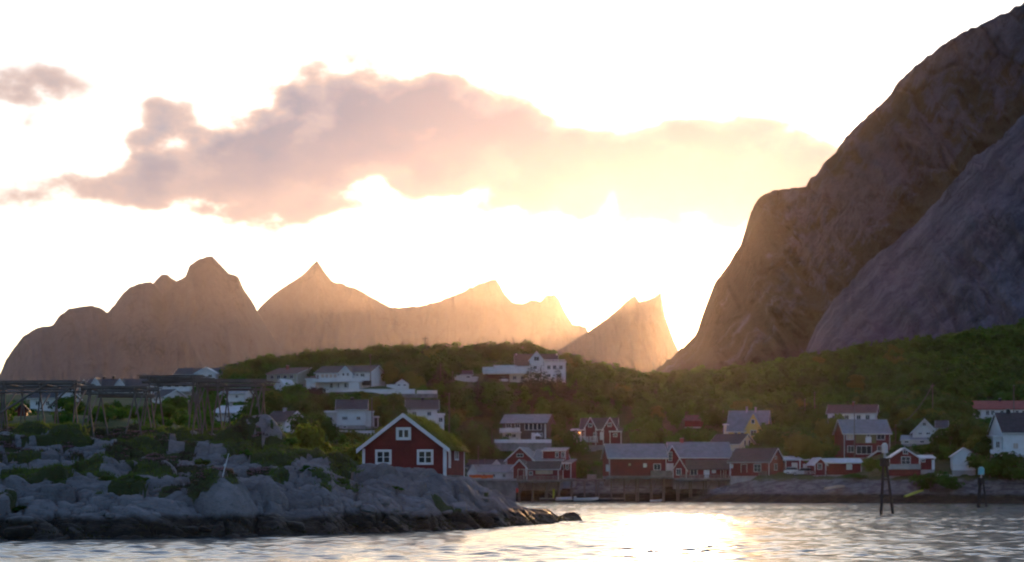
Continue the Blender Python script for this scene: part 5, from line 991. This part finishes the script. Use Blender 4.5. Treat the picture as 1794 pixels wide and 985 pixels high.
def forest():
    cand = []
    for X in np.arange(-150, 190, 4.6):
        for Y in np.arange(200, 705, 4.8): cand.append((X+rng.uniform(-1.9, 1.9), Y+rng.uniform(-2, 2)))
    c = np.array(cand); X, Y = c[:, 0], c[:, 1]; Z = lz(X, Y); px = X/Y*F+CX; pb = HY-(Z-H)*F/Y
    h = 3.4+3.4*fbm(X*.03, Y*.03, 77, 3)+rng.uniform(-.9, 1.6, len(X))
    keep = (px > -50) & (px < 1850) & (Z > np.where(px < 480, 3.4, 4.6)) & (rng.uniform(0, 1, len(X)) < .92)
    # left part of the view: sparse bushes, the houses and far massif show over them
    left = px < 400; h = np.where(left, np.minimum(h, np.where(Y < 300, 1.5, 2.6)+1.6*rng.uniform(0, 1, len(X))), h)
    keep &= ~(left & (rng.uniform(0, 1, len(X)) < .08))
    # tree tops may not rise above the photographed skyline by much
    sky = np.interp(px, [-60, 140, 250, 330, 380, 400, 450, 520, 600, 700, 800, 870, 950, 1000, 1060, 1110, 1150, 1200, 1250, 1350, 1450, 1550, 1650, 1750, 1794, 1860], [705, 690, 680, 664, 648, 640, 628, 618, 610, 606, 602, 596, 603, 618, 634, 642, 654, 648, 640, 628, 608, 596, 588, 570, 560, 548])
    top = HY-(Z+h-H)*F/Y; lim = (HY-sky+rng.uniform(-7, 5, len(X)))/F*Y+H-Z; h = np.minimum(h, lim); keep &= h > 1.6
    top = HY-(Z+h-H)*F/Y; wpx = .3*h*F/Y
    for (x0, x1, yt, yb, D, dep) in BLD:
        if D < 190: continue
        cx = ((x0+x1)/2-CX)/F*D; hw = (x1-x0)/2*D/F
        keep &= ~((np.abs(X-cx) < hw+1.6) & (Y > D-2.5) & (Y < D+dep+2))
        front = (Y < D) & (px+wpx > x0-1) & (px-wpx < x1+1)
        cap = (HY-(yb-2.5))/F*Y+H-Z                         # keep the facade clear: trees in front stay below its base
        h = np.where(front, np.minimum(h, cap), h); keep &= h > 1.3
    X, Y, Z, px, h = X[keep], Y[keep], Z[keep], px[keep], h[keep]
    wid = np.where(h > 3.2, rng.uniform(1.0, 1.5, len(X)), rng.uniform(1.1, 1.6, len(X)))
    pb = HY-(Z-H)*F/Y; top = HY-(Z+h-H)*F/Y
    show = h*F/Y*wid*((px > 0) & (px < 1794))*(top < np.interp(px, [0, 300, 430, 560, 640, 780, 800, 900, 1794], [735, 735, 745, 795, 800, 800, 830, 830, 830]))
    order = np.argsort(-show); one = set(order[:300].tolist()); acc = []
    for i in range(len(X)):
        kind = 'birch' if h[i] > 4.2 and (i*7919) % 10 < 6 else 'bush'
        if i in one:
            if px[i] < 420: lab, gr = 'green bushy tree on the slope among the houses at left', 'trees among the left houses'
            elif px[i] < 1010: lab, gr = 'leafy green tree in the wood on the left hill', 'trees on the left hill'
            else: lab, gr = 'leafy green tree in the wood on the right hillside', 'trees on the right hillside'
            tree('birch', kind, X[i], Y[i], Z[i]-.1, h[i], wid[i]*(1 if kind == 'birch' else .8), 'leafyellow' if random.random() < .22 else 'leaf', lab, 'tree', gr)
        else:
            tr, cr, q = PROTO[kind][i % len(PROTO[kind])]; a = rng.uniform(0, 6.28); s, co = math.sin(a), math.cos(a); qq = q[::3].reshape(-1, 3); ctr = np.repeat(q[::3].mean(1), 4, 0); qq = ctr+(qq-ctr)*1.55
            w_ = wid[i]*h[i]*(1 if kind == 'birch' else .8); acc.append(np.stack([(qq[:, 0]*co-qq[:, 1]*s)*w_+X[i], (qq[:, 0]*s+qq[:, 1]*co)*w_+Y[i], qq[:, 2]*h[i]+Z[i]-.1], -1))
    V = np.concatenate(acc); me = np_mesh('woodland', V, np.arange(len(V)).reshape(-1, 4)); tn = np.concatenate([np.full(len(a), rng.uniform(0, 1)) for a in acc]).astype(np.float32)
    me.attributes.new('tint', 'FLOAT', 'POINT').data.foreach_set('value', tn); o = link('woodland', me, None, 'woodleaf')
    props(o, 'dense green birch wood covering the hill behind the village', 'woodland', kind='stuff'); print('forest', len(X), len(V)//4)
forest()

# ------------------------------------------------------------------ poles, mast, cable, low shrubs
def upole(label, px, y0, y1, D, arm=0, m='wood', r=.13, name='utility_pole', cat='pole'):
    X = (px-CX)/F*D; zb = float(lz(np.array([X]), np.array([float(D)]))[0])-.3; o = empty(name, (X, D, zb), 0, label, cat)
    zt = zof(y0, D)-zb; pole('shaft', (0, 0, 0), (0, 0, zt), r, m, o, .7)
    if arm: MB().box(-arm, arm, -.06, .06, zt-.55, zt-.42).build('crossarm', m, o); [MB().tube((x, 0, zt-.42), (x, 0, zt-.2), .06, .04, 8).build('insulator', 'black', o) for x in (-arm*.8, 0.25, arm*.8)]
    else: MB().tube((0, 0, zt), (0, 0, zt+.12), r*.9, r*.4, 8).build('cap', 'metal', o)
    return o
upole('tall mast with small crossarm on the wooded hilltop', 745, 590, 640, 540, .8, 'black', .14, 'mast', 'mast')
for lab, px, y0, D, arm in (('pale utility pole right of the white house behind the cottage', 787, 690, 400, 0), ('utility pole between the white house and its red-roofed shed', 793, 652, 490, 0), ('slim pole beside the white winged house', 651.5, 698, 382, 0), ('flagpole at the right end of the big white house', 649, 622, 452, 0), ('short pale pole on the rocks between the drying racks', 331, 703, 240, 0), ('pole rising behind the rightmost drying rack', 416, 637, 445, 0), ('slim pole in the grass below the hilltop house', 881, 682, 490, 0),
                         ('utility pole above the trees left of the maroon-roofed house', 1410, 700, 470, 0), ('taller utility pole left of the maroon-roofed house', 1427, 688, 470, 0), ('utility pole holding the long drooping cable', 1634, 672, 455, .5), ('thin pole beside the red-roofed house at right edge', 1776, 676, 470, 0), ('pole in front of the red and olive house', 1497, 705, 422, 0), ('short pole right of the red and olive house', 1569, 745, 436, 0), ('slim harbour pole left of the white boathouse', 849, 805, 436, 0), ('harbour lamp post standing behind the cottage', 838, 783, 434, 0), ('garden post with crossbar on the slope right of racks', 530, 706, 395, 1.4)):
    upole(lab, px, y0, 0, D, arm)
def cable():
    a = P(1634, 674, 455); b = P(1569, 746, 436); m = MB(); prev = a
    for i in range(1, 25):
        t = i/24; p = a.lerp(b, t); p.z -= 3.4*4*t*(1-t)*.5; m.tube(prev, p, .09, .09, 5); prev = p
    props(m.build('cable', 'wood', None), 'long drooping pale cable above the trees at right', 'cable')
cable()
LOW = [(60, 770, 146), (95, 800, 139), (200, 768, 149), (140, 822, 134), (305, 800, 140), (372, 772, 148), (350, 795, 141), (430, 790, 144), (395, 820, 134), (190, 842, 128), (250, 850, 127), (540, 838, 139), (600, 845, 141), (690, 858, 144), (260, 760, 152), (310, 755, 153), (35, 875, 121), (510, 770, 153)]
for i, (px, py, D) in enumerate(LOW):
    X = (px-CX)/F*D; h = .4+.3*random.random(); tree('low_shrub', 'bush', X, D, gz(X, D)-.12, h, 1.3+.5*random.random(), 'leaf' if i % 3 else 'grassblade', 'low dark green shrub rooted between the headland rocks', 'shrub', 'low shrubs on the headland')

# loose boulders along the foot of the headland
def boulders():
    ms = []
    for k in range(5):
        me = sphere('boulder', 1, .7, 18, 12); co = np.empty(len(me.vertices)*3, np.float32); me.vertices.foreach_get('co', co); v = co.reshape(-1, 3)
        f = .72+.55*fbm(v[:, 0]*1.3+k*9+v[:, 2], v[:, 1]*1.3+k*5-v[:, 2]*.7, 200+k, 3); v = np.clip(v*f[:, None], [-.85, -.8, -.55], [.8, .85, .5]); me.vertices.foreach_set('co', v.astype(np.float32).ravel()); me.update(); me.materials.append(MAT['rock']); ms.append(me)
    n = 0
    while n < 44:
        px = random.uniform(20, 900); D = random.uniform(117, 166); X = (px-CX)/F*D; z = gz(X, D)
        if not (.25 < z < 2.2): continue
        s = random.uniform(.28, .75)*(1 if z < 1.4 else .75); o = link('boulder', ms[n % 5], headland); o.location = (X, D, z+.1*s); o.rotation_euler = (random.uniform(-.3, .3), random.uniform(-.3, .3), random.uniform(0, 6.28)); o.scale = (s*1.3, s, s*.9); n += 1
boulders()
